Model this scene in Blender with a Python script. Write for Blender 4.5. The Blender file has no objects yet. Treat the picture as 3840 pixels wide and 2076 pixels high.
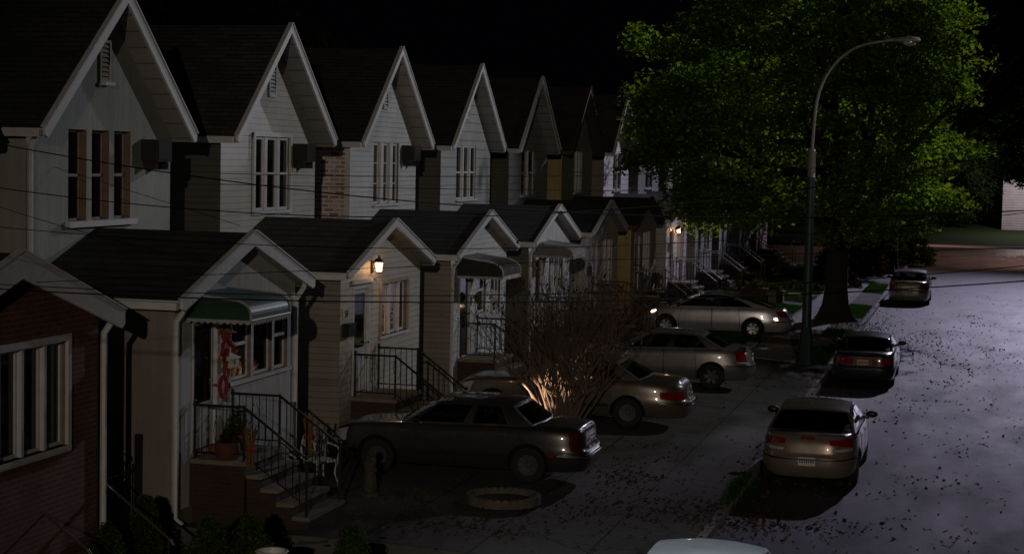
import bpy, bmesh, math, random
import numpy as np
from mathutils import Vector, Matrix
R = math.radians
SC = bpy.context.scene
COL = SC.collection
random.seed(7)

# ------------------------------------------------------------------ camera
F_PX, YAW, PITCH, ROLL = 6666.1, 0.25536, 0.0658974, 0.0202869     # focal length in pixels of a 3840 px frame
CAM = Vector((0, 0, 6.0))
_fw = Vector((-math.sin(YAW)*math.cos(PITCH), math.cos(YAW)*math.cos(PITCH), -math.sin(PITCH)))
_r0 = Vector((math.cos(YAW), math.sin(YAW), 0)); _u0 = _r0.cross(_fw)
_r = _r0*math.cos(ROLL) + _u0*math.sin(ROLL); _u = -_r0*math.sin(ROLL) + _u0*math.cos(ROLL)
cd = bpy.data.cameras.new("camera"); cam = bpy.data.objects.new("camera", cd); COL.objects.link(cam)
cd.sensor_width = 36; cd.lens = F_PX/3840*36; cd.clip_start = .1; cd.clip_end = 2000
M = Matrix((_r, _u, -_fw)).transposed().to_4x4(); M.translation = CAM
cam.matrix_world = M
SC.camera = cam

def ray(x, y):
    return _fw + _r*((x-1920)/F_PX) - _u*((y-1038)/F_PX)

def at_depth(x, y, d):
    return CAM + ray(x, y)*d

# ------------------------------------------------------------------ materials
def _nodes(name):
    m = bpy.data.materials.new(name); m.use_nodes = True
    nt = m.node_tree
    return m, nt, nt.nodes['Principled BSDF']

def N(nt, t, **kw):
    n = nt.nodes.new('ShaderNode'+t)
    for k, v in kw.items():
        if k in n.inputs: n.inputs[k].default_value = v
        else: setattr(n, k, v)
    return n

def math_(nt, op, a, b=None):
    n = nt.nodes.new('ShaderNodeMath'); n.operation = op
    for i, q in enumerate((a, b)):
        if q is None: continue
        if isinstance(q, (int, float)): n.inputs[i].default_value = q
        else: nt.links.new(q, n.inputs[i])
    return n.outputs[0]

def ramp(nt, fac, stops):
    n = nt.nodes.new('ShaderNodeValToRGB'); e = n.color_ramp.elements
    while len(e) < len(stops): e.new(.5)
    for q, (p, c) in zip(e, stops):
        q.position = p; q.color = (*c, 1) if len(c) == 3 else c
    nt.links.new(fac, n.inputs[0]); return n.outputs[0]

def mixc(nt, fac, a, b, mode='MIX'):
    n = nt.nodes.new('ShaderNodeMix'); n.data_type = 'RGBA'; n.blend_type = mode
    for s, q in ((n.inputs[0], fac), (n.inputs[6], a), (n.inputs[7], b)):
        if isinstance(q, (int, float)): s.default_value = q
        elif isinstance(q, tuple): s.default_value = (*q[:3], 1)
        else: nt.links.new(q, s)
    return n.outputs[2]

def coords(nt):
    tc = nt.nodes.new('ShaderNodeTexCoord')
    sp = nt.nodes.new('ShaderNodeSeparateXYZ'); nt.links.new(tc.outputs['Object'], sp.inputs[0])
    return tc.outputs['Object'], sp.outputs

def noise(nt, vec, scale, detail=3, rough=.6):
    n = N(nt, 'TexNoise', Scale=scale, Detail=detail, Roughness=rough); nt.links.new(vec, n.inputs['Vector'])
    return n.outputs['Fac']

def bump(nt, h, s, d=.01):
    p = nt.nodes['Principled BSDF']
    b = N(nt, 'Bump', Strength=s, Distance=d); nt.links.new(h, b.inputs['Height']); nt.links.new(b.outputs[0], p.inputs['Normal'])

def mul(c, k): return tuple(x*k for x in c)

def plain(name, c, rough=.6, metal=0., var=.18, scale=6., spec=.5, bmp=0., coat=0.):
    m, nt, p = _nodes(name)
    v, _ = coords(nt)
    f = noise(nt, v, scale, 4)
    col = ramp(nt, f, [(.3, mul(c, 1-var)), (.7, mul(c, 1+var))])
    nt.links.new(col, p.inputs['Base Color'])
    p.inputs['Roughness'].default_value = rough; p.inputs['Metallic'].default_value = metal
    p.inputs['Specular IOR Level'].default_value = spec
    p.inputs['Coat Weight'].default_value = coat; p.inputs['Coat Roughness'].default_value = .06
    if bmp: bump(nt, noise(nt, v, scale*8, 3), bmp)
    return m

def siding(name, c, pitch=.2, rough=.55, vert=False):
    m, nt, p = _nodes(name)
    v, s = coords(nt)
    axis = s[2]
    fr = math_(nt, 'FRACT', math_(nt, 'MULTIPLY', axis, 1/pitch))
    groove = ramp(nt, fr, [(0., (.3, .3, .3)), (.05, (.55, .55, .55)), (.13, (1, 1, 1))])
    dirt = ramp(nt, noise(nt, v, 1.3, 5), [(.25, mul(c, .8)), (.75, mul(c, 1.1))])
    nt.links.new(mixc(nt, 1., dirt, groove, 'MULTIPLY'), p.inputs['Base Color'])
    p.inputs['Roughness'].default_value = rough
    bump(nt, math_(nt, 'SUBTRACT', 1., fr), .9, pitch*.12)
    return m

def stucco(name, c, rough=.85):
    m, nt, p = _nodes(name)
    v, s = coords(nt)
    f = noise(nt, v, .9, 6)
    col = ramp(nt, f, [(.25, mul(c, .78)), (.75, mul(c, 1.1))])
    # faint rain streaks that run down the wall
    mp = N(nt, 'Mapping'); mp.inputs['Scale'].default_value = (5, 5, .35); nt.links.new(v, mp.inputs[0])
    st = ramp(nt, noise(nt, mp.outputs[0], 1.6, 4), [(.42, (.86, .86, .84)), (.6, (1, 1, 1))])
    nt.links.new(mixc(nt, 1., col, st, 'MULTIPLY'), p.inputs['Base Color'])
    p.inputs['Roughness'].default_value = rough
    bump(nt, noise(nt, v, 40, 4), .5, .01)
    return m

def bricks(name, c1, c2, mortar, w=.21, h=.07, msize=.012, rough=.85, axis='wall'):
    m, nt, p = _nodes(name)
    v, s = coords(nt)
    cb = nt.nodes.new('ShaderNodeCombineXYZ')
    if axis == 'wall':
        nt.links.new(math_(nt, 'ADD', s[0], s[1]), cb.inputs[0]); nt.links.new(s[2], cb.inputs[1])
    elif axis == 'roof':
        nt.links.new(s[0], cb.inputs[0]); nt.links.new(s[2], cb.inputs[1])
    else:
        nt.links.new(s[0], cb.inputs[0]); nt.links.new(s[1], cb.inputs[1])
    b = nt.nodes.new('ShaderNodeTexBrick'); nt.links.new(cb.outputs[0], b.inputs['Vector'])
    for k, q in (('Color1', c1), ('Color2', c2), ('Mortar', mortar)): b.inputs[k].default_value = (*q, 1)
    b.inputs['Scale'].default_value = 1; b.inputs['Brick Width'].default_value = w; b.inputs['Row Height'].default_value = h
    b.inputs['Mortar Size'].default_value = msize; b.inputs['Mortar Smooth'].default_value = .2
    d = ramp(nt, noise(nt, v, 2.2, 5), [(.25, (.68, .68, .68)), (.75, (1.12, 1.12, 1.12))])
    nt.links.new(mixc(nt, 1., b.outputs['Color'], d, 'MULTIPLY'), p.inputs['Base Color'])
    p.inputs['Roughness'].default_value = rough
    bump(nt, math_(nt, 'SUBTRACT', 1., b.outputs['Fac']), .6, .012)
    return m

def shingle(name, c):
    return bricks(name, mul(c, 1.2), mul(c, .75), mul(c, .3), w=.33, h=.085, msize=.009, rough=.9, axis='roof')

def concrete(name, c, joint=1.5):
    m, nt, p = _nodes(name)
    v, s = coords(nt)
    n1 = ramp(nt, noise(nt, v, .55, 6, .7), [(.3, mul(c, .62)), (.7, mul(c, 1.15))])
    n2 = ramp(nt, noise(nt, v, 9, 4), [(.3, (.84, .84, .84)), (.7, (1.08, 1.08, 1.06))])
    col = mixc(nt, 1., n1, n2, 'MULTIPLY')
    ln = None
    for a, q in ((s[0], joint), (s[1], joint*1.02)):
        fr = math_(nt, 'FRACT', math_(nt, 'MULTIPLY', a, 1/q))
        l = math_(nt, 'LESS_THAN', math_(nt, 'ABSOLUTE', math_(nt, 'SUBTRACT', fr, .5)), .009)
        ln = l if ln is None else math_(nt, 'MAXIMUM', ln, l)
    vo = N(nt, 'TexVoronoi', Scale=.33); vo.feature = 'DISTANCE_TO_EDGE'
    nv = nt.nodes.new('ShaderNodeVectorMath'); nv.operation = 'ADD'
    nt.links.new(v, nv.inputs[0])
    nn = N(nt, 'TexNoise', Scale=1.2, Detail=5); nt.links.new(v, nn.inputs['Vector']); nt.links.new(nn.outputs['Color'], nv.inputs[1])
    nt.links.new(nv.outputs[0], vo.inputs['Vector'])
    crack = math_(nt, 'LESS_THAN', vo.outputs['Distance'], .006)
    ln2 = math_(nt, 'MAXIMUM', ln, math_(nt, 'MULTIPLY', crack, .7))
    nt.links.new(mixc(nt, ln2, col, mul(c, .22)), p.inputs['Base Color'])
    p.inputs['Roughness'].default_value = .85; p.inputs['Specular IOR Level'].default_value = .12
    h = math_(nt, 'SUBTRACT', noise(nt, v, 30, 4), math_(nt, 'MULTIPLY', ln2, 1.5))
    bump(nt, h, .35, .01)
    return m

def asphalt(name):
    m, nt, p = _nodes(name)
    v, s = coords(nt)
    c = (.056, .054, .060)
    mp = N(nt, 'Mapping'); mp.inputs['Scale'].default_value = (1, .35, 1); nt.links.new(v, mp.inputs[0])
    n1 = ramp(nt, noise(nt, mp.outputs[0], .5, 6, .65), [(.3, mul(c, .6)), (.55, c), (.75, mul(c, 1.4))])
    n2 = ramp(nt, noise(nt, v, 45, 3), [(.3, (.7, .7, .7)), (.7, (1.25, 1.25, 1.25))])
    nt.links.new(mixc(nt, 1., n1, n2, 'MULTIPLY'), p.inputs['Base Color'])
    rg = math_(nt, 'ADD', .3, math_(nt, 'MULTIPLY', noise(nt, mp.outputs[0], .8, 5), .42))
    nt.links.new(rg, p.inputs['Roughness'])
    p.inputs['Specular IOR Level'].default_value = .36
    h = math_(nt, 'ADD', noise(nt, v, 70, 3), math_(nt, 'MULTIPLY', noise(nt, v, 3, 4), 1.5))
    bump(nt, h, .45, .02)
    return m

def leafmat(name, c, tr=.5, var=.5, back=None):
    m, nt, p = _nodes(name)
    nt.nodes.remove(p)
    out = nt.nodes['Material Output']
    geo = nt.nodes.new('ShaderNodeObjectInfo')
    tc = nt.nodes.new('ShaderNodeTexCoord')
    f = noise(nt, tc.outputs['Object'], 1.1, 4)
    f2 = noise(nt, tc.outputs['Object'], 7, 2)
    mixf = math_(nt, 'ADD', math_(nt, 'MULTIPLY', f, .55), math_(nt, 'MULTIPLY', f2, .45))
    col = ramp(nt, mixf, [(.32, mul(c, 1-var)), (.5, c), (.68, (c[0]*(1+var)*1.1, c[1]*(1+var), c[2]*(1+var)*.8))])
    d = N(nt, 'BsdfDiffuse'); t = N(nt, 'BsdfTranslucent'); mx = N(nt, 'MixShader', Fac=tr)
    nt.links.new(col, d.inputs[0]); nt.links.new(mixc(nt, 1., col, (1.3, 1.35, .5), 'MULTIPLY'), t.inputs[0])
    nt.links.new(d.outputs[0], mx.inputs[1]); nt.links.new(t.outputs[0], mx.inputs[2])
    nt.links.new(mx.outputs[0], out.inputs[0])
    return m

def glassmat(name, tint=(.5, .55, .55), f0=1.5):
    m, nt, p = _nodes(name)
    nt.nodes.remove(p); out = nt.nodes['Material Output']
    t = N(nt, 'BsdfTransparent'); t.inputs[0].default_value = (*tint, 1)
    g = N(nt, 'BsdfGlossy', Roughness=.03); g.inputs[0].default_value = (.9, .9, .9, 1)
    fr = N(nt, 'Fresnel', IOR=f0); mx = nt.nodes.new('ShaderNodeMixShader')
    nt.links.new(fr.outputs[0], mx.inputs[0]); nt.links.new(t.outputs[0], mx.inputs[1]); nt.links.new(g.outputs[0], mx.inputs[2])
    nt.links.new(mx.outputs[0], out.inputs[0]); return m

def emit(name, c, s):
    m, nt, p = _nodes(name)
    p.inputs['Base Color'].default_value = (*c, 1); p.inputs['Emission Color'].default_value = (*c, 1); p.inputs['Emission Strength'].default_value = s
    return m

def lace(name):
    m, nt, p = _nodes(name)
    v, s = coords(nt)
    # floral lace: open lattice below, denser cloth above
    vo = N(nt, 'TexVoronoi', Scale=14); nt.links.new(v, vo.inputs['Vector'])
    hole = math_(nt, 'GREATER_THAN', math_(nt, 'ADD', vo.outputs['Distance'], math_(nt, 'MULTIPLY', noise(nt, v, 5, 3), .3)), .52)
    low = math_(nt, 'LESS_THAN', s[2], 2.98)
    p.inputs['Base Color'].default_value = (.75, .7, .85, 1); p.inputs['Emission Color'].default_value = (.72, .6, .95, 1); p.inputs['Emission Strength'].default_value = .085; p.inputs['Roughness'].default_value = .9  # weak glow in the cloth stands in for room light behind it
    nt.links.new(math_(nt, 'SUBTRACT', 1., math_(nt, 'MULTIPLY', hole, low)), p.inputs['Alpha'])
    return m

def paint(name, c, metal=.55, rough=.33):
    m, nt, p = _nodes(name)
    v, s = coords(nt)
    f = noise(nt, v, 3, 5)
    col = ramp(nt, f, [(.3, mul(c, .88)), (.7, mul(c, 1.08))])
    nt.links.new(col, p.inputs['Base Color'])
    dirt = math_(nt, 'ADD', rough-.06, math_(nt, 'MULTIPLY', noise(nt, v, 6, 5), .14))
    nt.links.new(dirt, p.inputs['Roughness'])
    p.inputs['Metallic'].default_value = metal
    p.inputs['Coat Weight'].default_value = .8; p.inputs['Coat Roughness'].default_value = .05
    return m

MT = {}
def mt(k): return MT[k]
MT['white_trim'] = plain('white_trim', (.66, .65, .66), .5, var=.1)
MT['grey_trim'] = plain('grey_trim', (.36, .36, .37), .5)
MT['brown_trim'] = plain('brown_trim', (.10, .035, .025), .6)
MT['tan_trim'] = plain('tan_trim', (.4, .33, .26), .6)
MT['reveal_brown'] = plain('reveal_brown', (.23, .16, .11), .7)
MT['soffit_tan'] = siding('soffit_tan', (.36, .33, .30), .25)
MT['soffit_grey'] = siding('soffit_grey', (.30, .30, .30), .25)
MT['soffit_dark'] = plain('soffit_dark', (.07, .06, .05), .8)
MT['stucco_pale'] = stucco('stucco_pale', (.44, .46, .42))
MT['stucco_white'] = stucco('stucco_white', (.62, .62, .64))
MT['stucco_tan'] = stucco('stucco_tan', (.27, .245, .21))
MT['stucco_yellow'] = stucco('stucco_yellow', (.55, .41, .19))
MT['stucco_cream'] = stucco('stucco_cream', (.44, .44, .39))
MT['stucco_lav'] = siding('stucco_lav', (.68, .64, .68), .22)
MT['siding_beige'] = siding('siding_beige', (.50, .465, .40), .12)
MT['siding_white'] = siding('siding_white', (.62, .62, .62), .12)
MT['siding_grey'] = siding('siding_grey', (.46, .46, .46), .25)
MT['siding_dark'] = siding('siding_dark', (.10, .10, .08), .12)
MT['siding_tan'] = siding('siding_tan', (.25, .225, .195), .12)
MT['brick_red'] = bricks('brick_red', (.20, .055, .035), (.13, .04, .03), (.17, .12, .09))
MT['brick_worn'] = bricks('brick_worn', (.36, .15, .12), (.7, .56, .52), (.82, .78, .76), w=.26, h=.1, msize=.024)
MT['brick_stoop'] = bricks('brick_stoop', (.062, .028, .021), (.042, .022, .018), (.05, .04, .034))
MT['shingle_dark'] = shingle('shingle_dark', (.042, .047, .04))
MT['shingle_brown'] = shingle('shingle_brown', (.066, .062, .056))
MT['shingle_black'] = shingle('shingle_black', (.045, .045, .046))
MT['shingle_green'] = shingle('shingle_green', (.05, .06, .055))
MT['dark_glass'] = plain('dark_glass', (.006, .008, .009), .05, var=.3, spec=.5)
MT['clear_glass'] = glassmat('clear_glass', (.8, .82, .82))
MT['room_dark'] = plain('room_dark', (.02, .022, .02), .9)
MT['curtain'] = plain('curtain', (.4, .46, .4), .9, var=.3, scale=14)
MT['curtain_yellow'] = plain('curtain_yellow', (.5, .45, .25), .9, var=.2, scale=14)
MT['lace'] = lace('lace')
MT['iron'] = plain('iron', (.012, .012, .012), .45, spec=.5)
MT['rail_grey'] = plain('rail_grey', (.5, .48, .5), .4, metal=.3)
MT['iron_shiny'] = plain('iron_shiny', (.55, .5, .5), .22, metal=.9, var=.05)
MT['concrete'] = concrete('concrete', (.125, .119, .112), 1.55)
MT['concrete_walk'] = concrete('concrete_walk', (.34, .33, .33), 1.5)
MT['stone_step'] = plain('stone_step', (.19, .165, .13), .85, var=.25, bmp=.3)
MT['green_awning'] = siding('green_awning', (.035, .125, .098), .055, .5)
MT['dark_green_cloth'] = plain('dark_green_cloth', (.008, .05, .026), .7)
MT['black_awning'] = siding('black_awning', (.09, .09, .09), .07, .4)
MT['black_cloth'] = plain('black_cloth', (.012, .013, .013), .7)
MT['grey_awning'] = siding('grey_awning', (.34, .33, .33), .07, .5)
MT['grey_cloth'] = plain('grey_cloth', (.17, .155, .15), .7)
MT['asphalt'] = asphalt('asphalt')
MT['soil'] = plain('soil', (.05, .035, .025), .95, var=.4, scale=9, bmp=.5)
MT['grass_ground'] = plain('grass_ground', (.025, .06, .012), .95, var=.4, scale=7, bmp=.6)
MT['grass'] = leafmat('grass', (.028, .085, .014), .35)
MT['bark'] = plain('bark', (.026, .022, .018), .95, var=.4, scale=11, bmp=.9)
MT['maple_leaf'] = leafmat('maple_leaf', (.175, .27, .042), .62, .5)
MT['dark_leaf'] = leafmat('dark_leaf', (.028, .055, .016), .4, .4)
MT['pale_leaf'] = leafmat('pale_leaf', (.07, .13, .05), .4, .4)
MT['shrub_leaf'] = leafmat('shrub_leaf', (.06, .095, .014), .3, .45)
MT['brown_leaf'] = leafmat('brown_leaf', (.05, .03, .02), .3, .6)
MT['fallen'] = leafmat('fallen', (.10, .06, .036), .15, .65)
MT['twig'] = plain('twig', (.13, .095, .07), .85, var=.3, scale=15)
MT['rubber'] = plain('rubber', (.008, .008, .008), .8)
MT['well_black'] = plain('well_black', (.004, .004, .004), .95)
MT['rim'] = plain('rim', (.5, .5, .52), .35, metal=.85, var=.1)
MT['hubcap'] = plain('hubcap', (.07, .07, .07), .45, metal=.5, var=.1)
MT['chrome'] = plain('chrome', (.75, .74, .72), .12, metal=1., var=.04)
MT['car_glass'] = glassmat('car_glass', (.42, .47, .46), 1.5)
MT['seat_cloth'] = plain('seat_cloth', (.06, .058, .055), .9)
MT['trim_black'] = plain('trim_black', (.01, .01, .011), .45)
MT['red_lens'] = plain('red_lens', (.22, .008, .01), .12, spec=.6, coat=.6)
MT['red_lens_dull'] = plain('red_lens_dull', (.06, .006, .007), .25)
MT['amber_lens'] = plain('amber_lens', (.45, .15, .03), .15, coat=.5)
MT['clear_lens'] = plain('clear_lens', (.6, .6, .62), .1, metal=.4, coat=.8)
MT['plate'] = plain('plate', (.55, .55, .5), .4)
MT['plate_orange'] = plain('plate_orange', (.62, .33, .16), .45)
MT['plate_ink'] = plain('plate_ink', (.03, .03, .07), .5)
MT['pole_green'] = plain('pole_green', (.014, .042, .037), .45, var=.25, scale=3)
MT['pole_grey'] = plain('pole_grey', (.26, .25, .26), .5, metal=.3)
MT['lamp_glow'] = emit('lamp_glow', (1., .5, .22), 9)
MT['lamp_glow_far'] = emit('lamp_glow_far', (1., .5, .24), 14)
MT['glint_glow_car'] = emit('glint_glow_car', (1., .62, .38), 20)  # emission for the glint patches on the oval silver sedan
MT['candle_glow'] = emit('candle_glow', (1., .5, .15), 7)
MT['orange'] = plain('orange', (.26, .055, .012), .7, var=.35)
MT['red_cloth'] = plain('red_cloth', (.26, .018, .01), .8, var=.3, scale=20)
MT['straw'] = plain('straw', (.2, .095, .03), .9, var=.4, scale=18)
MT['white_iron'] = plain('white_iron', (.55, .57, .56), .5)
MT['mail_cream'] = plain('mail_cream', (.6, .57, .48), .5)
MT['terracotta'] = plain('terracotta', (.10, .028, .02), .8)
MT['scallop'] = plain('scallop', (.105, .092, .075), .9, var=.3, bmp=.4)
MT['statue_stone'] = plain('statue_stone', (.05, .045, .038), .8, var=.4, scale=14)
MT['wire'] = plain('wire', (.006, .006, .006), .9, spec=.03)
MT['door_white'] = plain('door_white', (.6, .6, .6), .45)
MT['door_black'] = plain('door_black', (.012, .014, .013), .35)
MT['door_brown'] = plain('door_brown', (.10, .05, .03), .4)
MT['ac_grey'] = plain('ac_grey', (.045, .04, .035), .8, spec=.08)
MT['ac_grille'] = siding('ac_grille', (.03, .027, .024), .03, .95)
MT['flower_red'] = plain('flower_red', (.5, .05, .05), .8)
MT['flower_mix'] = leafmat('flower_mix', (.13, .11, .04), .3, .7)
MT['ceramic'] = plain('ceramic', (.7, .7, .68), .3)

# ------------------------------------------------------------------ mesh helper
class MB:
    def __init__(s): s.v = []; s.f = []; s.m = []
    def add(s, vs, fs, m=0):
        o = len(s.v); s.v += [tuple(v) for v in vs]
        s.f += [tuple(i+o for i in f) for f in fs]; s.m += [m]*len(fs) if isinstance(m, int) else m
        return s
    def quad(s, a, b, c, d, m=0): return s.add((a, b, c, d), ((0, 1, 2, 3),), m)
    def box(s, x0, x1, y0, y1, z0, z1, m=0):
        v = [(x, y, z) for x in (x0, x1) for y in (y0, y1) for z in (z0, z1)]
        return s.add(v, ((0, 1, 3, 2), (4, 6, 7, 5), (0, 4, 5, 1), (2, 3, 7, 6), (0, 2, 6, 4), (1, 5, 7, 3)), m)
    def prism(s, poly, axis, a, b, m=0):
        # poly: 2-D points in the plane normal to `axis` (x: (y,z), y: (x,z), z: (x,y)); extruded from a to b
        def P(p, t): return {'x': (t, p[0], p[1]), 'y': (p[0], t, p[1]), 'z': (p[0], p[1], t)}[axis]
        n = len(poly); v = [P(p, a) for p in poly] + [P(p, b) for p in poly]
        fs = [tuple(range(n))[::-1], tuple(range(n, 2*n))] + [(i, (i+1) % n, (i+1) % n+n, i+n) for i in range(n)]
        return s.add(v, fs, m)
    def tube(s, pts, r, n=6, m=0, cap=True):
        pts = [Vector(p) for p in pts]; k = len(pts)
        rs = r if isinstance(r, (list, tuple)) else [r]*k
        o = len(s.v); up = None
        for i, p in enumerate(pts):
            t = (pts[min(i+1, k-1)]-pts[max(i-1, 0)]).normalized()
            if up is None:
                up = Vector((0, 0, 1)) if abs(t.z) < .9 else Vector((1, 0, 0))
            a = t.cross(up)
            if a.length < 1e-5: a = t.cross(Vector((0, 1, .3)))
            a.normalize(); b = a.cross(t); up = b
            for j in range(n):
                q = 2*math.pi*j/n
                s.v.append(tuple(p + (a*math.cos(q)+b*math.sin(q))*rs[i]))
        for i in range(k-1):
            for j in range(n):
                s.f.append((o+i*n+j, o+i*n+(j+1) % n, o+(i+1)*n+(j+1) % n, o+(i+1)*n+j)); s.m.append(m)
        if cap:
            s.f.append(tuple(o+j for j in range(n))[::-1]); s.m.append(m)
            s.f.append(tuple(o+(k-1)*n+j for j in range(n))); s.m.append(m)
        return s
    def lathe(s, prof, c=(0, 0, 0), n=20, m=0, axis='z', wob=0.):
        o = len(s.v); k = len(prof)
        for (r, h) in prof:
            for j in range(n):
                q = 2*math.pi*j/n; rr = r*(1+wob*math.sin(q*n/4))
                a, b = rr*math.cos(q), rr*math.sin(q)
                s.v.append({'z': (c[0]+a, c[1]+b, c[2]+h), 'y': (c[0]+a, c[1]+h, c[2]+b), 'x': (c[0]+h, c[1]+a, c[2]+b)}[axis])
        for i in range(k-1):
            for j in range(n):
                s.f.append((o+i*n+j, o+i*n+(j+1) % n, o+(i+1)*n+(j+1) % n, o+(i+1)*n+j)); s.m.append(m)
        return s
    def ball(s, c, r, n=10, k=6, m=0, sq=(1, 1, 1)):
        return s.lathe2(c, r, n, k, m, sq)
    def lathe2(s, c, r, n, k, m, sq):
        o = len(s.v)
        for i in range(k+1):
            t = math.pi*i/k
            for j in range(n):
                q = 2*math.pi*j/n
                s.v.append((c[0]+r*sq[0]*math.sin(t)*math.cos(q), c[1]+r*sq[1]*math.sin(t)*math.sin(q), c[2]+r*sq[2]*math.cos(t)))
        for i in range(k):
            for j in range(n):
                s.f.append((o+i*n+j, o+(i+1)*n+j, o+(i+1)*n+(j+1) % n, o+i*n+(j+1) % n)); s.m.append(m)
        return s
    def build(s, name, mats, parent=None, smooth=None, loc=None, label=None):
        me = bpy.data.meshes.new(name); me.from_pydata(s.v, [], s.f)
        for k in (mats if isinstance(mats, (list, tuple)) else [mats]): me.materials.append(MT[k] if isinstance(k, str) else k)
        me.polygons.foreach_set('material_index', s.m)
        if smooth is not None:
            me.polygons.foreach_set('use_smooth', [True]*len(s.f)); me.set_sharp_from_angle(angle=R(smooth))
        me.update()
        o = bpy.data.objects.new(name, me); COL.objects.link(o)
        if parent is not None: o.parent = parent
        if loc: o.location = loc
        if label: o['label'] = label
        return o

def recalc(o):
    bm = bmesh.new(); bm.from_mesh(o.data); bmesh.ops.recalc_face_normals(bm, faces=bm.faces); bm.to_mesh(o.data); bm.free()

def tag(o, label, cat, group=None, kind=None):
    if label: o['label'] = label
    if cat: o['category'] = cat
    if group: o['group'] = group
    if kind: o['kind'] = kind
    return o

def empty(name, loc, label, cat, group=None, rz=0):
    o = bpy.data.objects.new(name, None); COL.objects.link(o); o.location = loc; o.rotation_euler = (0, 0, rz)
    o.empty_display_size = .2
    return tag(o, label, cat, group)

def structure(o): o['kind'] = 'structure'; return o

# ------------------------------------------------------------------ ground
def gz(x):           # height of the front yards above the road, rising towards the houses
    xs = [-40, -9, -7.5, -5.5, -3.95]; zs = [.38, .38, .34, .2, .12]
    for i in range(4):
        if x <= xs[i+1]:
            t = max(0, (x-xs[i])/(xs[i+1]-xs[i])); return zs[i]+(zs[i+1]-zs[i])*t
    return .12

mb = MB(); mb.box(-300, 300, -60, 400, -1.2, -.35); structure(mb.build('ground', 'grass_ground'))
mb = MB()
ys = [-40+i*6 for i in range(31)]
mb.box(-3.95, 9, -40, 139.5, -.34, 0); structure(mb.build('road', 'asphalt'))
mb = MB(); mb.box(-40, 60, 126, 139.4, -.33, .012); structure(mb.build('cross_road', 'asphalt'))
mb = MB(); mb.box(-4.1, -3.95, 24.4, 126, -.3, .125); mb.box(-4.1, -3.95, -30, 24.38, -.3, .12)
structure(mb.build('kerb', 'concrete_walk'))
mb = MB(); mb.box(-60, 60, 139.6, 139.9, -.3, .16); structure(mb.build('far_kerb', 'white_trim'))
mb = MB()
rise = [(139.9, .14), (150, .6), (165, 1.4), (200, 2.2), (300, 3)]
for (a, za), (b, zb) in zip(rise, rise[1:]): mb.quad((-80, a, za), (120, a, za), (120, b, zb), (-80, b, zb))
structure(mb.build('far_lawn', 'grass_ground'))

def strip(name, mat, x0, x1, y0, y1, dz=0., skirt=True, nx=8):
    mb = MB(); xs = sorted(set([x0+(x1-x0)*i/nx for i in range(nx+1)] + [q for q in (-9, -7.5, -5.5) if x0 < q < x1]))
    top = [(x, gz(x)+dz) for x in xs]
    poly = [(x0, -.3)] + top + [(x1, -.3)] if skirt else top + [(x1, top[-1][1]-.05), (x0, top[0][1]-.05)]
    mb.prism(poly, 'y', y0, y1)
    return structure(mb.build(name, mat))
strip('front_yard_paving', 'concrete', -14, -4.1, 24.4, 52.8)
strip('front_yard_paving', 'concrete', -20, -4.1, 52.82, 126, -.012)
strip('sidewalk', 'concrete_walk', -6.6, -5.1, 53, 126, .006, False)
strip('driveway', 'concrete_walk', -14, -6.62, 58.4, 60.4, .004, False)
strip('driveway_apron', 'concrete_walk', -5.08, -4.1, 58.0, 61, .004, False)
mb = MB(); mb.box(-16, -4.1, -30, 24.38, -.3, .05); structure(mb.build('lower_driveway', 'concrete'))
LAWNS = [(-9.6, -6.7, 54.2, 58.2), (-9.6, -6.7, 61.0, 65.0), (-10, -6.7, 68, 72.4), (-10, -6.7, 74.6, 86.5), (-10, -6.7, 88, 93), (-10, -6.7, 95, 101),
         (-5.05, -4.15, 52.9, 57.6), (-5.05, -4.15, 61.3, 64.4), (-5.05, -4.15, 70, 76), (-5.05, -4.15, 84, 90)]
for a, b, c, d in LAWNS: strip('lawn_soil', 'grass_ground', a, b, c, d, .018, False, 4)
# grass blades (stuff)
rng = np.random.default_rng(3)
def scatter_mesh(name, V, F, mat):
    me = bpy.data.meshes.new(name); n = len(V)
    me.vertices.add(n); me.vertices.foreach_set('co', V.ravel())
    k = F.shape[1]; me.loops.add(F.size); me.loops.foreach_set('vertex_index', F.ravel().astype(np.int32))
    me.polygons.add(len(F)); me.polygons.foreach_set('loop_start', (np.arange(len(F))*k).astype(np.int32))
    me.polygons.foreach_set('loop_total', np.full(len(F), k, np.int32))
    me.update(calc_edges=True); me.materials.append(MT[mat])
    o = bpy.data.objects.new(name, me); COL.objects.link(o); return o
Vs = []
for a, b, c, d in LAWNS:
    n = int((b-a)*(d-c)*900)
    x = rng.uniform(a, b, n); y = rng.uniform(c, d, n); z = np.array([gz(q) for q in x])+.015
    h = rng.uniform(.05, .11, n); w = rng.uniform(.006, .014, n); q = rng.uniform(0, 6.28, n); lx, ly = rng.normal(0, .03, (2, n))
    p0 = np.stack([x-w*np.cos(q), y-w*np.sin(q), z], 1); p1 = np.stack([x+w*np.cos(q), y+w*np.sin(q), z], 1); p2 = np.stack([x+lx, y+ly, z+h], 1)
    Vs.append(np.stack([p0, p1, p2], 1).reshape(-1, 3))
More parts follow.
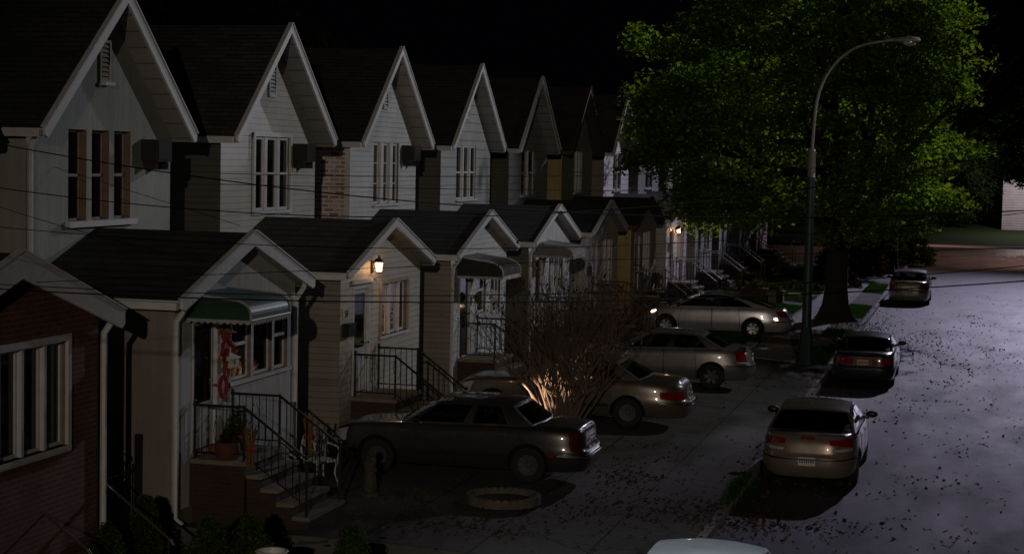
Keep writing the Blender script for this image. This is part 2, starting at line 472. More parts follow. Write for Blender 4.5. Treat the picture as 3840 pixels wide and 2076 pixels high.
# a weedy tuft along the kerb beside the champagne sedan, and the bank of the far lawn
for (cx, cy, sx, sy, n, hh) in ((-4.02, 32.3, .1, .5, 500, .12), (-4.02, 31.0, .08, .4, 200, .09)):
    x = rng.normal(cx, sx, n); y = rng.normal(cy, sy, n); z = np.where(x < -3.95, .12, 0.); h = rng.uniform(.06, hh, n)
    q = rng.uniform(0, 6.28, n); w = rng.uniform(.008, .02, n); lx, ly = rng.normal(0, .06, (2, n))
    p0 = np.stack([x-w*np.cos(q), y-w*np.sin(q), z], 1); p1 = np.stack([x+w*np.cos(q), y+w*np.sin(q), z], 1); p2 = np.stack([x+lx, y+ly, z+h], 1)
    Vs.append(np.stack([p0, p1, p2], 1).reshape(-1, 3))
V = np.concatenate(Vs); tag(scatter_mesh('grass', V, np.arange(len(V)).reshape(-1, 3), 'grass'), 'short green grass of the front lawns and kerb strips', 'grass', kind='stuff')
# fallen leaves (stuff)
def leaf_quads(x, y, z, s, tilt=.35):
    n = len(x); q = rng.uniform(0, 6.28, n); t1, t2 = rng.normal(0, tilt, (2, n))
    ax = np.stack([np.cos(q), np.sin(q), t1], 1)*s[:, None]; ay = np.stack([-np.sin(q), np.cos(q), t2], 1)*(s*rng.uniform(.45, .8, n))[:, None]
    c = np.stack([x, y, z], 1); lift = np.zeros((n, 3)); lift[:, 2] = s*rng.uniform(.2, .6, n)
    return np.stack([c-ax, c-ay+lift*.5, c+ax+lift, c+ay+lift*.5], 1).reshape(-1, 3)
pts = []
def spot(n, cx, cy, sx, sy, rot=0.):
    u, w = rng.normal(0, sx, n), rng.normal(0, sy, n); c, s_ = math.cos(rot), math.sin(rot)
    pts.append(np.stack([cx+u*c-w*s_, cy+u*s_+w*c], 1))
def area(n, x0, x1, y0, y1): pts.append(np.stack([rng.uniform(x0, x1, n), rng.uniform(y0, y1, n)], 1))
area(650, -3.9, 5, 20, 90); spot(500, -3.5, 66, .35, 6); spot(260, -3.6, 50, .25, 8); spot(200, -3.55, 31, .3, 3); area(500, -3.9, 3.5, 26, 60); area(450, -11, -4.2, 24.5, 60)
spot(700, -2.2, 62.5, 1.3, 2.8); spot(500, -4.3, 65.5, .5, 2.); spot(300, -1, 57, 1.6, 4); spot(350, -5.2, 66.3, .6, .8)
spot(420, -3.6, 29.6, .75, .55, -.3); spot(200, -5.0, 29.3, .9, .8); spot(160, -6.6, 27.8, .8, 1); spot(120, -8.6, 26.6, .5, 1.0); spot(60, -9.2, 28.0, .25, .25)
spot(180, -6.0, 31.8, .4, .7); spot(160, -4.0, 47, .2, 3.5); spot(60, -3.3, 47.2, .6, .6); spot(60, -6.2, 34, .6, 1.4); spot(200, -4.1, 38, .15, 5); spot(120, -7.5, 26.2, .6, .4)
for _ in range(34): spot(rng.integers(8, 30), rng.uniform(-3.5, 2.5), rng.uniform(25, 75), rng.uniform(.1, .5), rng.uniform(.1, .7))
P = np.concatenate(pts); P = P[(P[:, 0] < 6)]
zz = np.where(P[:, 0] > -3.95, .006, np.array([gz(q) for q in P[:, 0]])+.012)
V = leaf_quads(P[:, 0], P[:, 1], zz, rng.uniform(.022, .055, len(P)))
tag(scatter_mesh('fallen_leaves', V, np.arange(len(V)).reshape(-1, 4), 'fallen'), 'dry brown fallen leaves scattered over road and paving', 'leaves', kind='stuff')

# ------------------------------------------------------------------ houses
XW, XP = -14.05, -11.5          # main wall plane, porch wall plane
S = 7.2
def wall_holes(mb, x, y0, y1, z0, z1, holes, depth=.12, m=0, mr=1, sgn=1):
    ysr = sorted({y0, y1, *[h[0] for h in holes], *[h[1] for h in holes]}); zsr = sorted({z0, z1, *[h[2] for h in holes], *[h[3] for h in holes]})
    for a, b in zip(ysr, ysr[1:]):
        for c, d in zip(zsr, zsr[1:]):
            my, mz = (a+b)/2, (c+d)/2
            if any(h[0] < my < h[1] and h[2] < mz < h[3] for h in holes): continue
            mb.quad((x, a, c), (x, b, c), (x, b, d), (x, a, d), m)
    for a, b, c, d in holes:
        X = x-depth
        mb.quad((x, a, c), (x, a, d), (X, a, d), (X, a, c), mr); mb.quad((x, b, c), (X, b, c), (X, b, d), (x, b, d), mr)
        mb.quad((x, a, c), (X, a, c), (X, b, c), (x, b, c), mr); mb.quad((x, a, d), (x, b, d), (X, b, d), (X, a, d), mr)

def gable_roof(house, x0, x1, hy, ze, zr, mats, th=.12, rake=.2, rmat='white_trim', yc=0., gutter=True, smat='soffit_tan', name='roof', kick=0.):
    mb = MB()
    sl = (zr-ze)/hy; nz = 1/math.sqrt(1+sl*sl)
    for s in (-1, 1):
        e = (yc+s*hy, ze); r = (yc, zr)
        dy = -s*sl*nz*th*-1; dz = -nz*th
        e2 = (yc+s*(hy-.02), ze-th*1.02); r2 = (yc, zr-th/nz)
        v = [(x, p[0], p[1]) for x in (x0, x1) for p in (e, r, r2, e2)]
        f = [(0, 4, 5, 1), (2, 6, 7, 3), (0, 3, 7, 4), (4, 7, 6, 5), (0, 1, 2, 3)]
        mb.add(v, f, [0, 1, 2, 2, 2])
    roof = mb.build(name, [mats, smat, rmat], house); recalc(roof)
    rb = MB()
    for s in (-1, 1):
        poly = [(yc, zr+.035), (yc+s*(hy+.035), ze+.02), (yc+s*(hy+.035), ze-rake*.72), (yc+s*(hy-.05), ze-rake*.95), (yc, zr-rake*1.28)]
        rb.prism(poly, 'x', x1+.002, x1+.045)
        rb.prism([(yc+s*.0, zr+.06), (yc+s*(hy+.05), ze+.04), (yc+s*(hy+.05), ze+.018), (yc, zr+.038)], 'x', x1-.03, x1+.07)
    o = rb.build('rake_board', rmat, roof); recalc(o)
    if gutter:
        for s in (-1, 1):
            g = MB(); y = yc+s*(hy+.07)
            g.prism([(y-.065, ze-.02), (y+.065, ze-.02), (y+.065, ze-.07), (y+.03, ze-.13), (y-.065, ze-.13)], 'x', x0+.05, x1-.02)
            recalc(g.build('gutter', rmat, roof))
    return roof

def sash_window(house, x, y0, y1, z0, z1, n=3, depth=.1, fm='white_trim', style='double', mull=.07, fr=.05, pane='dark_glass', sill=True, curtain=None, name='window', split=.5):
    """frame mesh with n lights; panes are one sub-part. x = plane of the wall face."""
    f = MB(); g = MB(); X = x-depth
    w = (y1-y0-(n-1)*mull)/n
    for i in range(n):
        a = y0+i*(w+mull); b = a+w
        if i < n-1: f.box(X, x+.012, b, b+mull, z0, z1)
        for (p, q, c, d) in ((a, a+fr, z0, z1), (b-fr, b, z0, z1), (a+fr, b-fr, z0, z0+fr), (a+fr, b-fr, z1-fr, z1)): f.box(X+.012, X+.05, p, q, c, d)
        if style == 'double':
            zm = z0+(z1-z0)*split; f.box(X+.014, X+.062, a+fr, b-fr, zm-.025, zm+.025)
        if style == 'case':
            ym = (a+b)/2
        if style == 'grid':
            for k in (1, 2): f.box(X+.02, X+.034, a+fr, b-fr, z0+(z1-z0)*k/3-.01, z0+(z1-z0)*k/3+.01)
        g.quad((X+.022, a+fr, z0+fr), (X+.022, b-fr, z0+fr), (X+.022, b-fr, z1-fr), (X+.022, a+fr, z1-fr))
    if sill: f.box(X+.05, x+.07, y0-.06, y1+.06, z0-.06, z0)
    fo = f.build(name, fm, house); go = g.build('pane', pane, fo)
    if pane == 'clear_glass':
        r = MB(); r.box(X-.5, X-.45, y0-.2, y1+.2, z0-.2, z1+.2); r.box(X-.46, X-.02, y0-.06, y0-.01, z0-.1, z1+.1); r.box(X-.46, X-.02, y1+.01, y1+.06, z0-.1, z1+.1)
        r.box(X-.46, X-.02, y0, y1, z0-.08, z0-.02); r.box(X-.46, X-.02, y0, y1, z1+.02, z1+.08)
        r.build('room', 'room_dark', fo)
    if curtain:
        c = MB(); n2 = 60
        for i in range(n2):
            a = y0+(y1-y0)*i/n2; b = y0+(y1-y0)*(i+1)/n2
            if curtain[1] and not any(p <= i/n2 < q for p, q in curtain[1]): continue
            xa = X-.06+.02*math.sin(i*1.3); xb = X-.06+.02*math.sin((i+1)*1.3)
            zl = z0-.05 if len(curtain) < 3 else z0+(z1-z0)*curtain[2]
            c.quad((xa, a, zl), (xb, b, zl), (xb, b, z1), (xa, a, z1))
        c.build('curtain', curtain[0], fo)
    return fo

def trim_frame(mb, x, y0, y1, z0, z1, w=.08, t=.03, m=0):
    mb.box(x+.002, x+t, y0-w, y0, z0-w, z1+w, m); mb.box(x+.002, x+t, y1, y1+w, z0-w, z1+w, m)
    mb.box(x+.002, x+t, y0, y1, z1, z1+w, m); mb.box(x+.002, x+t, y0, y1, z0-w, z0, m)

def bars(mb, p0, p1, h0, h1, n, r=.008):
    for i in range(n+1):
        t = i/n; p = Vector(p0).lerp(Vector(p1), t)
        mb.tube([(p.x, p.y, p.z+h0), (p.x, p.y, p.z+h1)], r, 4)

def railing(stoop, y, xa, xb, xc, zp, zend, mat='iron', top='iron', rail_r=.022):
    """level run xa..xb over the platform, then sloping run to xc"""
    mb = MB(); H = .82
    zg = zend
    mb.tube([(xa, y, zp+H), (xb, y, zp+H), (xc, y, zg+H+.06)], rail_r, 6, 1)
    mb.tube([(xa, y, zp+.1), (xb, y, zp+.1), (xc, y, zg+.16)], .012, 5)
    bars(mb, (xa+.03, y, zp), (xb, y, zp), .1, H, 7); bars(mb, (xb, y, zp), (xc, y, zg), .1, H, 9)
    for (x, z) in ((xa+.03, zp), (xb, zp), (xc, zg)): mb.box(x-.016, x+.016, y-.016, y+.016, z-.02, z+H+.03)
    mb.ball((xa+.03, y, zp+H+.05), .03, 8, 5); mb.ball((xc, y, zg+H+.09), .035, 8, 5)
    # scroll ornament half way along the level run
    xm = (xa+xb)/2
    for s in (-1, 1):
        pts = [(xm+s*(.02+.055*math.sin(t*math.pi)), y, zp+.18+.5*t) for t in [i/10 for i in range(11)]]
        mb.tube(pts, .006, 4)
    return mb.build('railing', [mat, top], stoop, smooth=40)

def stoop(house, yc0, yc1, zt=1.36, gx=None, brick='brick_stoop', tread='stone_step', rails=True, rail_mat='iron', top='iron', zg=.38, xw=None, plat=.9, shiny_rail=None):
    """platform in front of the porch wall, steps down towards the street; local x of the porch wall = 2.55"""
    xw = XP-XW+.004; st = MB(); n = 5; run = .26; rise = (zt-zg)/n
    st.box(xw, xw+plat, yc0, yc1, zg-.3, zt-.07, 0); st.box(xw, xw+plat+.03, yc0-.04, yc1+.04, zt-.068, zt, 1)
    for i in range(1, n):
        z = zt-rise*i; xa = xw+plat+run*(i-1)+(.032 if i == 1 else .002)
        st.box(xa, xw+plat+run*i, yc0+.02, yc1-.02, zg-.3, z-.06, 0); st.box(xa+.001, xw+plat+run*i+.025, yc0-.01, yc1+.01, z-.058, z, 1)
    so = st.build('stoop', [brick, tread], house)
    if rails:
        for y in (yc0+.05, yc1-.05):
            railing(so, y, xw+.03, xw+plat-.03, xw+plat+run*(n-1)-.05, zt, zt-rise*(n-1), rail_mat, top)
    return so

def awning(house, y0, y1, zw, zb, proj, m_top, m_side, m_edge='white_trim', flat=.5):
    xw = XP-XW; prof = []
    h = zw-zb
    prof = [(xw+.005, zw)]
    for i in range(9):
        t = i/8; a = t*math.pi/2
        prof.append((xw+proj*(flat+(1-flat)*math.sin(a)), zb+h*(.22+.6*math.cos(a))))
    prof.append((xw+proj, zb))
    o = MB()
    for (a, b) in zip(prof, prof[1:]): o.quad((a[0], y0, a[1]), (a[0], y1, a[1]), (b[0], y1, b[1]), (b[0], y0, b[1]), 0)
    for y in (y0, y1):
        o.add([(p[0], y, p[1]) for p in prof]+[(xw+.005, y, zb)], [tuple(range(len(prof)+1))], 1)
        o.tube([(p[0], y, p[1]+.008) for p in prof], .02, 5, 2)
    o.tube([(xw+proj+.005, y0, zb), (xw+proj+.005, y1, zb)], .015, 5, 2)
    # scalloped valance
    n = 16
    for i in range(n):
        a = y0+(y1-y0)*i/n; b = y0+(y1-y0)*(i+1)/n; c = (a+b)/2
        o.add([(xw+proj+.01, a, zb), (xw+proj+.01, b, zb), (xw+proj+.01, b, zb-.05), (xw+proj+.01, c, zb-.09), (xw+proj+.01, a, zb-.05)], [(0, 1, 2, 3, 4)], 2)
    n = 10
    for y in (y0, y1):
        for i in range(n):
            a = xw+proj*i/n; b = xw+proj*(i+1)/n; c = (a+b)/2
            o.add([(a, y, zb), (b, y, zb), (b, y, zb-.04), (c, y, zb-.075), (a, y, zb-.04)], [(0, 1, 2, 3, 4)], 3)
    return o.build('awning', [m_top, m_side, m_edge, 'grey_trim'], house)

def downspout(house, x, y, z0, z1, mat='white_trim', kick=.12):
    mb = MB()
    mb.tube([(x+.22, y, z1+.12), (x+.2, y, z1), (x+.05, y, z1-.22), (x+.045, y, z1-.4), (x+.045, y, z0+.1), (x+.16, y, z0)], .045, 6)
    return mb.build('downspout', mat, house, smooth=50)

def porch_lamp(house, y, z, glow):
    xw = XP-XW; mb = MB()
    mb.box(xw+.002, xw+.03, y-.05, y+.05, z-.12, z+.12); mb.tube([(xw+.03, y, z+.06), (xw+.1, y, z+.16), (xw+.15, y, z+.17)], .012, 5)
    mb.lathe([(.001, .24), (.02, .22), (.03, .17), (.1, .11), (.1, .09)], (xw+.16, y, z), 8); mb.lathe([(.001, -.12), (.065, -.11), (.065, -.09)], (xw+.16, y, z), 8)
    o = mb.build('porch_lamp', 'iron', house)
    g = MB(); g.lathe([(.055, -.085), (.078, .085)], (xw+.16, y, z), 8); g.build('lamp_glass', glow, o)
    return o

def vent(house, y, z0, z1, w=.36, m='white_trim'):
    mb = MB(); trim_frame(mb, 0, y-w/2, y+w/2, z0, z1, .05, .04)
    n = int((z1-z0)/.07)
    for i in range(n):
        z = z0+(z1-z0)*i/n; mb.add([(.004, y-w/2, z+.06), (.004, y+w/2, z+.06), (.035, y+w/2, z), (.035, y-w/2, z)], [(0, 1, 2, 3)])
    o = mb.build('gable_vent', m, house)
    b = MB(); b.quad((.003, y-w/2, z0), (.003, y+w/2, z0), (.003, y+w/2, z1), (.003, y-w/2, z1)); b.build('vent_backing', 'room_dark', o)

def air_con(house, y, z0, w=.56, h=.38):
    mb = MB(); mb.box(.004, .32, y-w/2, y+w/2, z0, z0+h, 0); mb.box(.321, .33, y-w/2+.03, y+w/2-.03, z0+.03, z0+h-.03, 1)
    mb.box(.02, .28, y-w/2+.05, y-w/2+.09, z0-.14, z0-.003, 0); mb.box(.02, .28, y+w/2-.09, y+w/2-.05, z0-.14, z0-.003, 0)
    mb.build('air_conditioner', ['ac_grey', 'ac_grille'], house)

def house(k, label, front, side, pfront, pside, roofm, proofm, rake='white_trim', soff='soffit_tan', prake=None, psoff=None, up=None, low=None, door=None, ac=None, ventz=None,
          rw=.12, prw=.09, name='row_house', back=9.0, found='stone_step', yoff=0., main=True, hy=2.65):
    yc = 26.87+S*(k-1)
    H = empty(name, (XW, yc, 0), label, 'house', 'row of gabled houses')
    py = -.27                       # porch centre
    ZE, ZR = 6.33, 8.63
    if main:
        w = MB(); holes = [u for u in (up or [])]
        # main volume
        wall_holes(w, 0, -2.5, 2.5, .2, 6.4, holes, .16, 0, 2)
        sl = (ZR-ZE)/2.65
        w.add([(0, -2.5, 6.4), (0, 2.5, 6.4), (0, 0, 6.36+2.5*sl)], [(0, 1, 2)], 0)
        w.quad((0, -2.5, .2), (0, -2.5, 6.4), (-back, -2.5, 6.4), (-back, -2.5, .2), 1); w.quad((0, 2.5, .2), (-back, 2.5, .2), (-back, 2.5, 6.4), (0, 2.5, 6.4), 1)
        w.add([(-back, -2.5, .2), (-back, -2.5, 6.4), (-back, 0, 6.36+2.5*sl), (-back, 2.5, 6.4), (-back, 2.5, .2)], [(0, 1, 2, 3, 4)], 1)
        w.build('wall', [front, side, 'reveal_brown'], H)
        gable_roof(H, -back-.3, .39, 2.65, ZE, ZR, roofm, rmat=rake, smat=soff, rake=rw)
    # porch room
    px = XP-XW; p = MB(); pholes = [h for h in (low or [])]
    dh = [door[:4]] if door else []
    wall_holes(p, px, py-2.45, py+2.45, .2, 3.8, pholes+dh, .1, 0, 2)
    psl = (4.74-3.83)/2.65
    p.add([(px, py-2.45, 3.8), (px, py+2.45, 3.8), (px, py, 3.8+2.45*psl)], [(0, 1, 2)], 0)
    for s in (-1, 1): p.quad((px, py+s*2.45, .2), (px, py+s*2.45, 3.8), (.003, py+s*2.45, 3.8), (.003, py+s*2.45, .2), 1)
    p.box(px-.2, px+.05, py-2.47, py+2.47, .1, .62, 3)
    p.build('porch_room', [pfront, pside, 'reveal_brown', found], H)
    gable_roof(H, .003, px+.24, 2.65, 3.83, 4.74, proofm, rmat=prake or rake, smat=psoff or soff, yc=py, name='porch_roof', rake=prw)
    if ventz: vent(H, *ventz)
    if ac: air_con(H, *ac)
    H['py'] = py
    return H
PX = XP-XW
DOOR = (-.27-1.75, -.27-.78, 1.42, 3.5)

def door_part(H, hole, mat, glass=(.35, .93), style='light', frame='white_trim'):
    y0, y1, z0, z1 = hole; x = PX-.1; mb = MB()
    mb.box(x, x+.045, y0+.06, y1-.06, z0+.02, z1-.06, 0)
    for (a, b, c, d) in ((y0, y0+.058, z0, z1), (y1-.058, y1, z0, z1), (y0+.06, y1-.06, z1-.058, z1)): mb.box(x, x+.11, a, b, c, d, 1)
    o = mb.build('door', [mat, frame], H)
    g = MB(); zz0 = z0+(z1-z0)*glass[0]; zz1 = z0+(z1-z0)*glass[1]
    g.box(x+.046, x+.05, y0+.16, y1-.16, zz0, zz1); g.build('door_glass', 'dark_glass', o)
    t = MB(); trim_frame(t, x+.044, y0+.16, y1-.16, zz0, zz1, .03, .016); t.build('glass_trim', mat, o)
    h = MB(); h.tube([(x+.05, y1-.11, z0+.95), (x+.1, y1-.11, z0+.95)], .018, 6); h.ball((x+.11, y1-.11, z0+.95), .03, 8, 5); h.build('handle', 'chrome', o)
    return o

# --- the brick porch at the left edge
H0 = house(0, 'red brick porch house with white roof edges at the left edge, nearest of the row', 'stucco_pale', 'siding_dark', 'brick_red', 'brick_red', 'shingle_dark', 'shingle_dark', soff='soffit_tan', psoff='soffit_dark',
           low=[(-.9, 1.28, 2.15, 3.52)], prw=.24, up=[(-1.2, .95, 4.9, 6.3)])
sash_window(H0, PX, -.9, 1.28, 2.15, 3.52, 4, .1, 'white_trim', 'plain', .06, .045, 'clear_glass', True, ('curtain', [(0, .17), (.27, .42), (.52, .68), (.78, .97)]))
sash_window(H0, 0, -1.2, .95, 4.9, 6.3, 3, .16, 'white_trim')
t = MB(); trim_frame(t, PX, -.9, 1.28, 2.15, 3.52, .09, .05); t.build('window_casing', 'white_trim', H0)
downspout(H0, PX, 2.26, .3, 3.75)

# --- pale stucco house with the green awning
H1 = house(1, 'pale stucco house with green awning over its door and three deep brown windows', 'stucco_pale', 'stucco_cream', 'stucco_white', 'stucco_tan', 'shingle_dark', 'shingle_dark',
           up=[(-1.2, -.6, 4.87, 6.34), (-.42, .18, 4.87, 6.34), (.36, .95, 4.87, 6.34)], low=[(-.55, .25, 2.35, 3.5), (.35, 1.15, 2.35, 3.5), (1.25, 1.85, 2.35, 3.5)], door=DOOR, ac=(1.62, 5.84), prw=.16, rw=.15)
for a, b in ((-1.2, -.6), (-.42, .18), (.36, .95)):
    sash_window(H1, 0, a, b, 4.87, 6.34, 1, .16, 'tan_trim', 'double', .05, .04, 'clear_glass', False, ('curtain', None, .52 if a < -1 else .35))
t = MB(); t.box(.002, .1, -1.3, 1.05, 4.77, 4.865); t.build('window_sill', 'white_trim', H1)
sash_window(H1, PX, -.55, .25, 2.35, 3.5, 1, .1, 'white_trim', 'double', .05, .05, 'clear_glass', True, ('curtain', [(.1, .4), (.65, .95)], .45))
sash_window(H1, PX, .35, 1.15, 2.35, 3.5, 1, .1, 'white_trim', 'plain', .05, .05, 'clear_glass', True, ('curtain', [(0, .95)], .38))
sash_window(H1, PX, 1.25, 1.85, 2.35, 3.5, 1, .1, 'white_trim', 'double', .05, .05, 'clear_glass', True, ('curtain', [(.1, .5)], .55))
mb = MB(); mb.box(.002, .13, -.02-.16, -.02+.16, 7.08, 7.14); mb.build('vent_sill', 'white_trim', H1)
vent(H1, -.02, 7.16, 7.78, .28, 'tan_trim')
awning(H1, -.27-2.0, -.27-.42, 3.88, 3.52, 1.06, 'green_awning', 'dark_green_cloth', 'grey_trim', flat=.72)
door_part(H1, DOOR, 'door_white')
st1 = stoop(H1, -.27-1.82, -.27-.3)
downspout(H1, .0, -2.45, 4.2, 6.3); downspout(H1, PX, -.27+2.38, .45, 3.72); downspout(H1, PX, -.27-2.4, .45, 3.72)
mb = MB(); mb.box(PX+.004, PX+.16, -.93, -.62, 2.62, 2.78, 0); mb.add([(PX+.004, -.95, 2.78), (PX+.2, -.95, 2.76), (PX+.2, -.6, 2.76), (PX+.004, -.6, 2.84), (PX+.004, -.95, 2.84)], [(0, 1, 4), (1, 2, 3, 4)], 0)
mb.box(PX+.161, PX+.164, -.8, -.75, 2.67, 2.73, 1); mb.build('mailbox', ['mail_cream', 'iron'], H1)

# --- beige siding house with the lit lamp
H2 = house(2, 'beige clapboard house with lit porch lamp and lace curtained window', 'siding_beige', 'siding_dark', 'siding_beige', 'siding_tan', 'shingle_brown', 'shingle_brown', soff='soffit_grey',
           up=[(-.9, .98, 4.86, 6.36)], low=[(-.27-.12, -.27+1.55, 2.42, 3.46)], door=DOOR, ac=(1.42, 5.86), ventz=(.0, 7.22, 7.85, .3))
sash_window(H2, 0, -.9, .98, 4.86, 6.36, 3, .06, 'white_trim', 'double', .13, .06)
t = MB(); trim_frame(t, 0, -.9, .98, 4.86, 6.36, .08, .05); t.build('window_casing', 'white_trim', H2)
sash_window(H2, PX, -.27-.12, -.27+1.55, 2.42, 3.46, 3, .1, 'white_trim', 'plain', .07, .05, 'clear_glass', True, ('lace', None, .12))
t = MB(); trim_frame(t, PX, -.39, 1.28, 2.42, 3.46, .07, .04); t.build('window_casing', 'tan_trim', H2)
door_part(H2, DOOR, 'door_white', (.42, .93))
mb = MB(); mb.box(PX+.004, PX+.09, DOOR[0]-.12, DOOR[1]+.12, 3.56, 3.63); mb.build('door_canopy', 'white_trim', H2)
porch_lamp(H2, -.27-.72, 3.84, 'lamp_glow')
stoop(H2, -.27-1.8, -.27-.32, 1.4)
mb = MB(); mb.box(PX+.004, PX+.14, -2.62, -2.22, 2.6, 2.82); mb.box(PX+.005, PX+.17, -2.63, -2.21, 2.83, 2.85); mb.build('mailbox', 'iron', H2)
mb = MB(); mb.box(PX+.004, PX+.02, -2.6, -2.3, 2.93, 3.14); nb = mb.build('number_plate', 'mail_cream', H2)
fc = bpy.data.curves.new('digits', 'FONT'); fc.body = '58'; fc.size = .2; fc.extrude = .003; fc.align_x = 'CENTER'
fo = bpy.data.objects.new('digits', fc); COL.objects.link(fo); bpy.context.view_layer.update()
me = bpy.data.meshes.new_from_object(fo.evaluated_get(bpy.context.evaluated_depsgraph_get())); bpy.data.objects.remove(fo)
me.materials.clear(); me.materials.append(MT['iron']); fo = bpy.data.objects.new('house_number', me); COL.objects.link(fo); fo.parent = nb
fo.rotation_euler = (R(90), 0, R(90)); fo.location = (PX+.024, -2.45, 2.965)
mb = MB(); mb.lathe([(.001, 0), (.02, .01), (.035, .05), (.02, .1), (.001, .11)], (0, 0, 0), 8); mb.build('candle_light', 'candle_glow', H2, loc=(PX-.17, -.27+.05, 2.6))

# --- white house with brick flank and black awning
H3 = house(3, 'white house with worn brick flank and black awning over a black door', 'siding_white', 'brick_worn', 'siding_white', 'siding_tan', 'shingle_black', 'shingle_black', soff='soffit_tan',
           up=[(-.8, 1.1, 4.86, 6.34)], low=[(-.27-.2, -.27+.55, 2.3, 3.4), (-.27+1.0, -.27+1.9, 2.3, 3.45)], door=DOOR, ac=(1.62, 5.92), ventz=(-.03, 7.2, 7.75, .26))
sash_window(H3, 0, -.8, 1.1, 4.86, 6.34, 3, .1, 'white_trim', 'grid', .2, .06)
mb = MB(); mb.box(-.1, .03, -2.53, -2.44, 4.0, 6.2); mb.build('corner_board', 'white_trim', H3)
sash_window(H3, PX, -.47, .28, 2.3, 3.4, 1, .1, 'white_trim', 'double', .05, .06)
sash_window(H3, PX, .73, 1.63, 2.3, 3.45, 3, .1, 'white_trim', 'plain', .07, .04)
door_part(H3, DOOR, 'door_black', (.3, .9))
awning(H3, -.27-1.95, -.27-.35, 3.76, 3.32, 1.1, 'black_awning', 'black_cloth')
stoop(H3, -.27-1.8, -.27-.32, 1.4, tread='stone_step')
mb = MB(); mb.tube([(PX, -.95, 2.72), (PX+.12, -.95, 2.72)], .012, 5); mb.ball((PX+.14, -.95, 2.72), .13, 10, 7, 0, (.5, 1, 1)); mb.build('door_wreath', 'shrub_leaf', H3)
downspout(H3, PX, -.27-2.42, .45, 3.74)

# --- grey house with the grey awning
H4 = house(4, 'light grey house with grey striped awning over the entrance behind the bare bush', 'siding_grey', 'siding_dark', 'stucco_white', 'siding_dark', 'shingle_black', 'shingle_black', soff='soffit_grey',
           up=[(-1.0, .95, 4.86, 6.36)], low=[(-.27-.1, -.27+1.6, 2.35, 3.45)], door=DOOR, ventz=(-.05, 7.15, 7.6, .26))
sash_window(H4, 0, -1.0, .95, 4.86, 6.36, 3, .08, 'white_trim', 'double', .1, .05)
sash_window(H4, PX, -.37, 1.33, 2.35, 3.45, 3, .1, 'white_trim', 'plain', .08, .05)
door_part(H4, DOOR, 'door_white')
awning(H4, -.27-1.95, -.27-.35, 3.78, 3.45, 1.08, 'grey_awning', 'grey_cloth', 'grey_trim')
stoop(H4, -.27-1.8, -.27-.32, 1.4)
downspout(H4, PX, -.27-2.42, .45, 3.74)

H5 = house(5, 'grey house with two tall dark upper windows and white picture window porch', 'siding_grey', 'siding_dark', 'stucco_white', 'stucco_white', 'shingle_black', 'shingle_black', soff='soffit_grey',
           up=[(-.95, .75, 4.86, 6.3)], low=[(-.27-.1, -.27+1.8, 2.0, 3.5)], door=DOOR)
sash_window(H5, 0, -.95, .75, 4.86, 6.3, 2, .08, 'white_trim', 'double', .09, .05)
sash_window(H5, PX, -.37, 1.53, 2.0, 3.5, 3, .1, 'white_trim', 'plain', .1, .05, 'clear_glass', True, ('curtain_yellow', [(.3, .7)]))
door_part(H5, DOOR, 'door_white', (.2, .93))
stoop(H5, -.27-1.8, -.27-.32, 1.4, rail_mat='iron')
mb = MB(); mb.box(PX+.004, PX+.12, -2.55, -2.35, 2.5, 2.8); mb.build('mailbox', 'iron', H5)

H6 = house(6, 'yellow flanked house with thin dark red roof edges and arched dark door', 'stucco_cream', 'stucco_yellow', 'stucco_cream', 'stucco_yellow', 'shingle_black', 'shingle_black', rake='brown_trim', soff='soffit_dark',
           up=[(-.6, .85, 4.86, 6.34)], low=[(-.27-.2, -.27+1.5, 1.9, 3.5)], door=DOOR, rw=.08, prw=.08)
sash_window(H6, 0, -.6, .85, 4.86, 6.34, 3, .08, 'white_trim', 'double', .07, .04)
sash_window(H6, PX, -.47, 1.23, 1.9, 3.5, 4, .1, 'white_trim', 'plain', .09, .05)
door_part(H6, DOOR, 'door_brown', (.3, .93))
stoop(H6, -.27-1.8, -.27-.3, 1.4, top='rail_grey')
mb = MB(); n = 12
arc = [(DOOR[0]+.5*(DOOR[1]-DOOR[0])+.62*math.cos(math.pi*i/n), 3.2+.5*math.sin(math.pi*i/n)) for i in range(n+1)]
arc2 = [(DOOR[0]+.5*(DOOR[1]-DOOR[0])+.5*math.cos(math.pi*i/n), 3.15+.4*math.sin(math.pi*i/n)) for i in range(n+1)]
for i in range(n): mb.prism([arc[i], arc[i+1], arc2[i+1], arc2[i]], 'x', PX+.004, PX+.06)
recalc(mb.build('door_arch', 'tan_trim', H6))
mb = MB(); mb.box(PX+.004, PX+.3, 1.55, 2.1, 1.55, 1.95); mb.build('window_box', 'terracotta', H6)

H7 = house(7, 'pale lavender clapboard house with glowing wall lamp beside the maple crown', 'stucco_lav', 'siding_tan', 'stucco_lav', 'siding_grey', 'shingle_brown', 'shingle_brown', soff='soffit_grey',
           up=[(-.7, .9, 4.86, 6.3)], low=[(-.27+.1, -.27+1.7, 2.2, 3.45)], door=DOOR)
sash_window(H7, 0, -.7, .9, 4.86, 6.3, 2, .08, 'white_trim', 'double', .09, .05)
sash_window(H7, PX, -.17, 1.43, 2.2, 3.45, 3, .1, 'white_trim', 'plain', .09, .05)
door_part(H7, DOOR, 'door_white', (.25, .93))
porch_lamp(H7, -.27-.55, 3.35, 'lamp_glow_far')
stoop(H7, -.27-1.8, -.27-.3, 1.4, top='rail_grey')
downspout(H7, PX, .7, .45, 3.74)

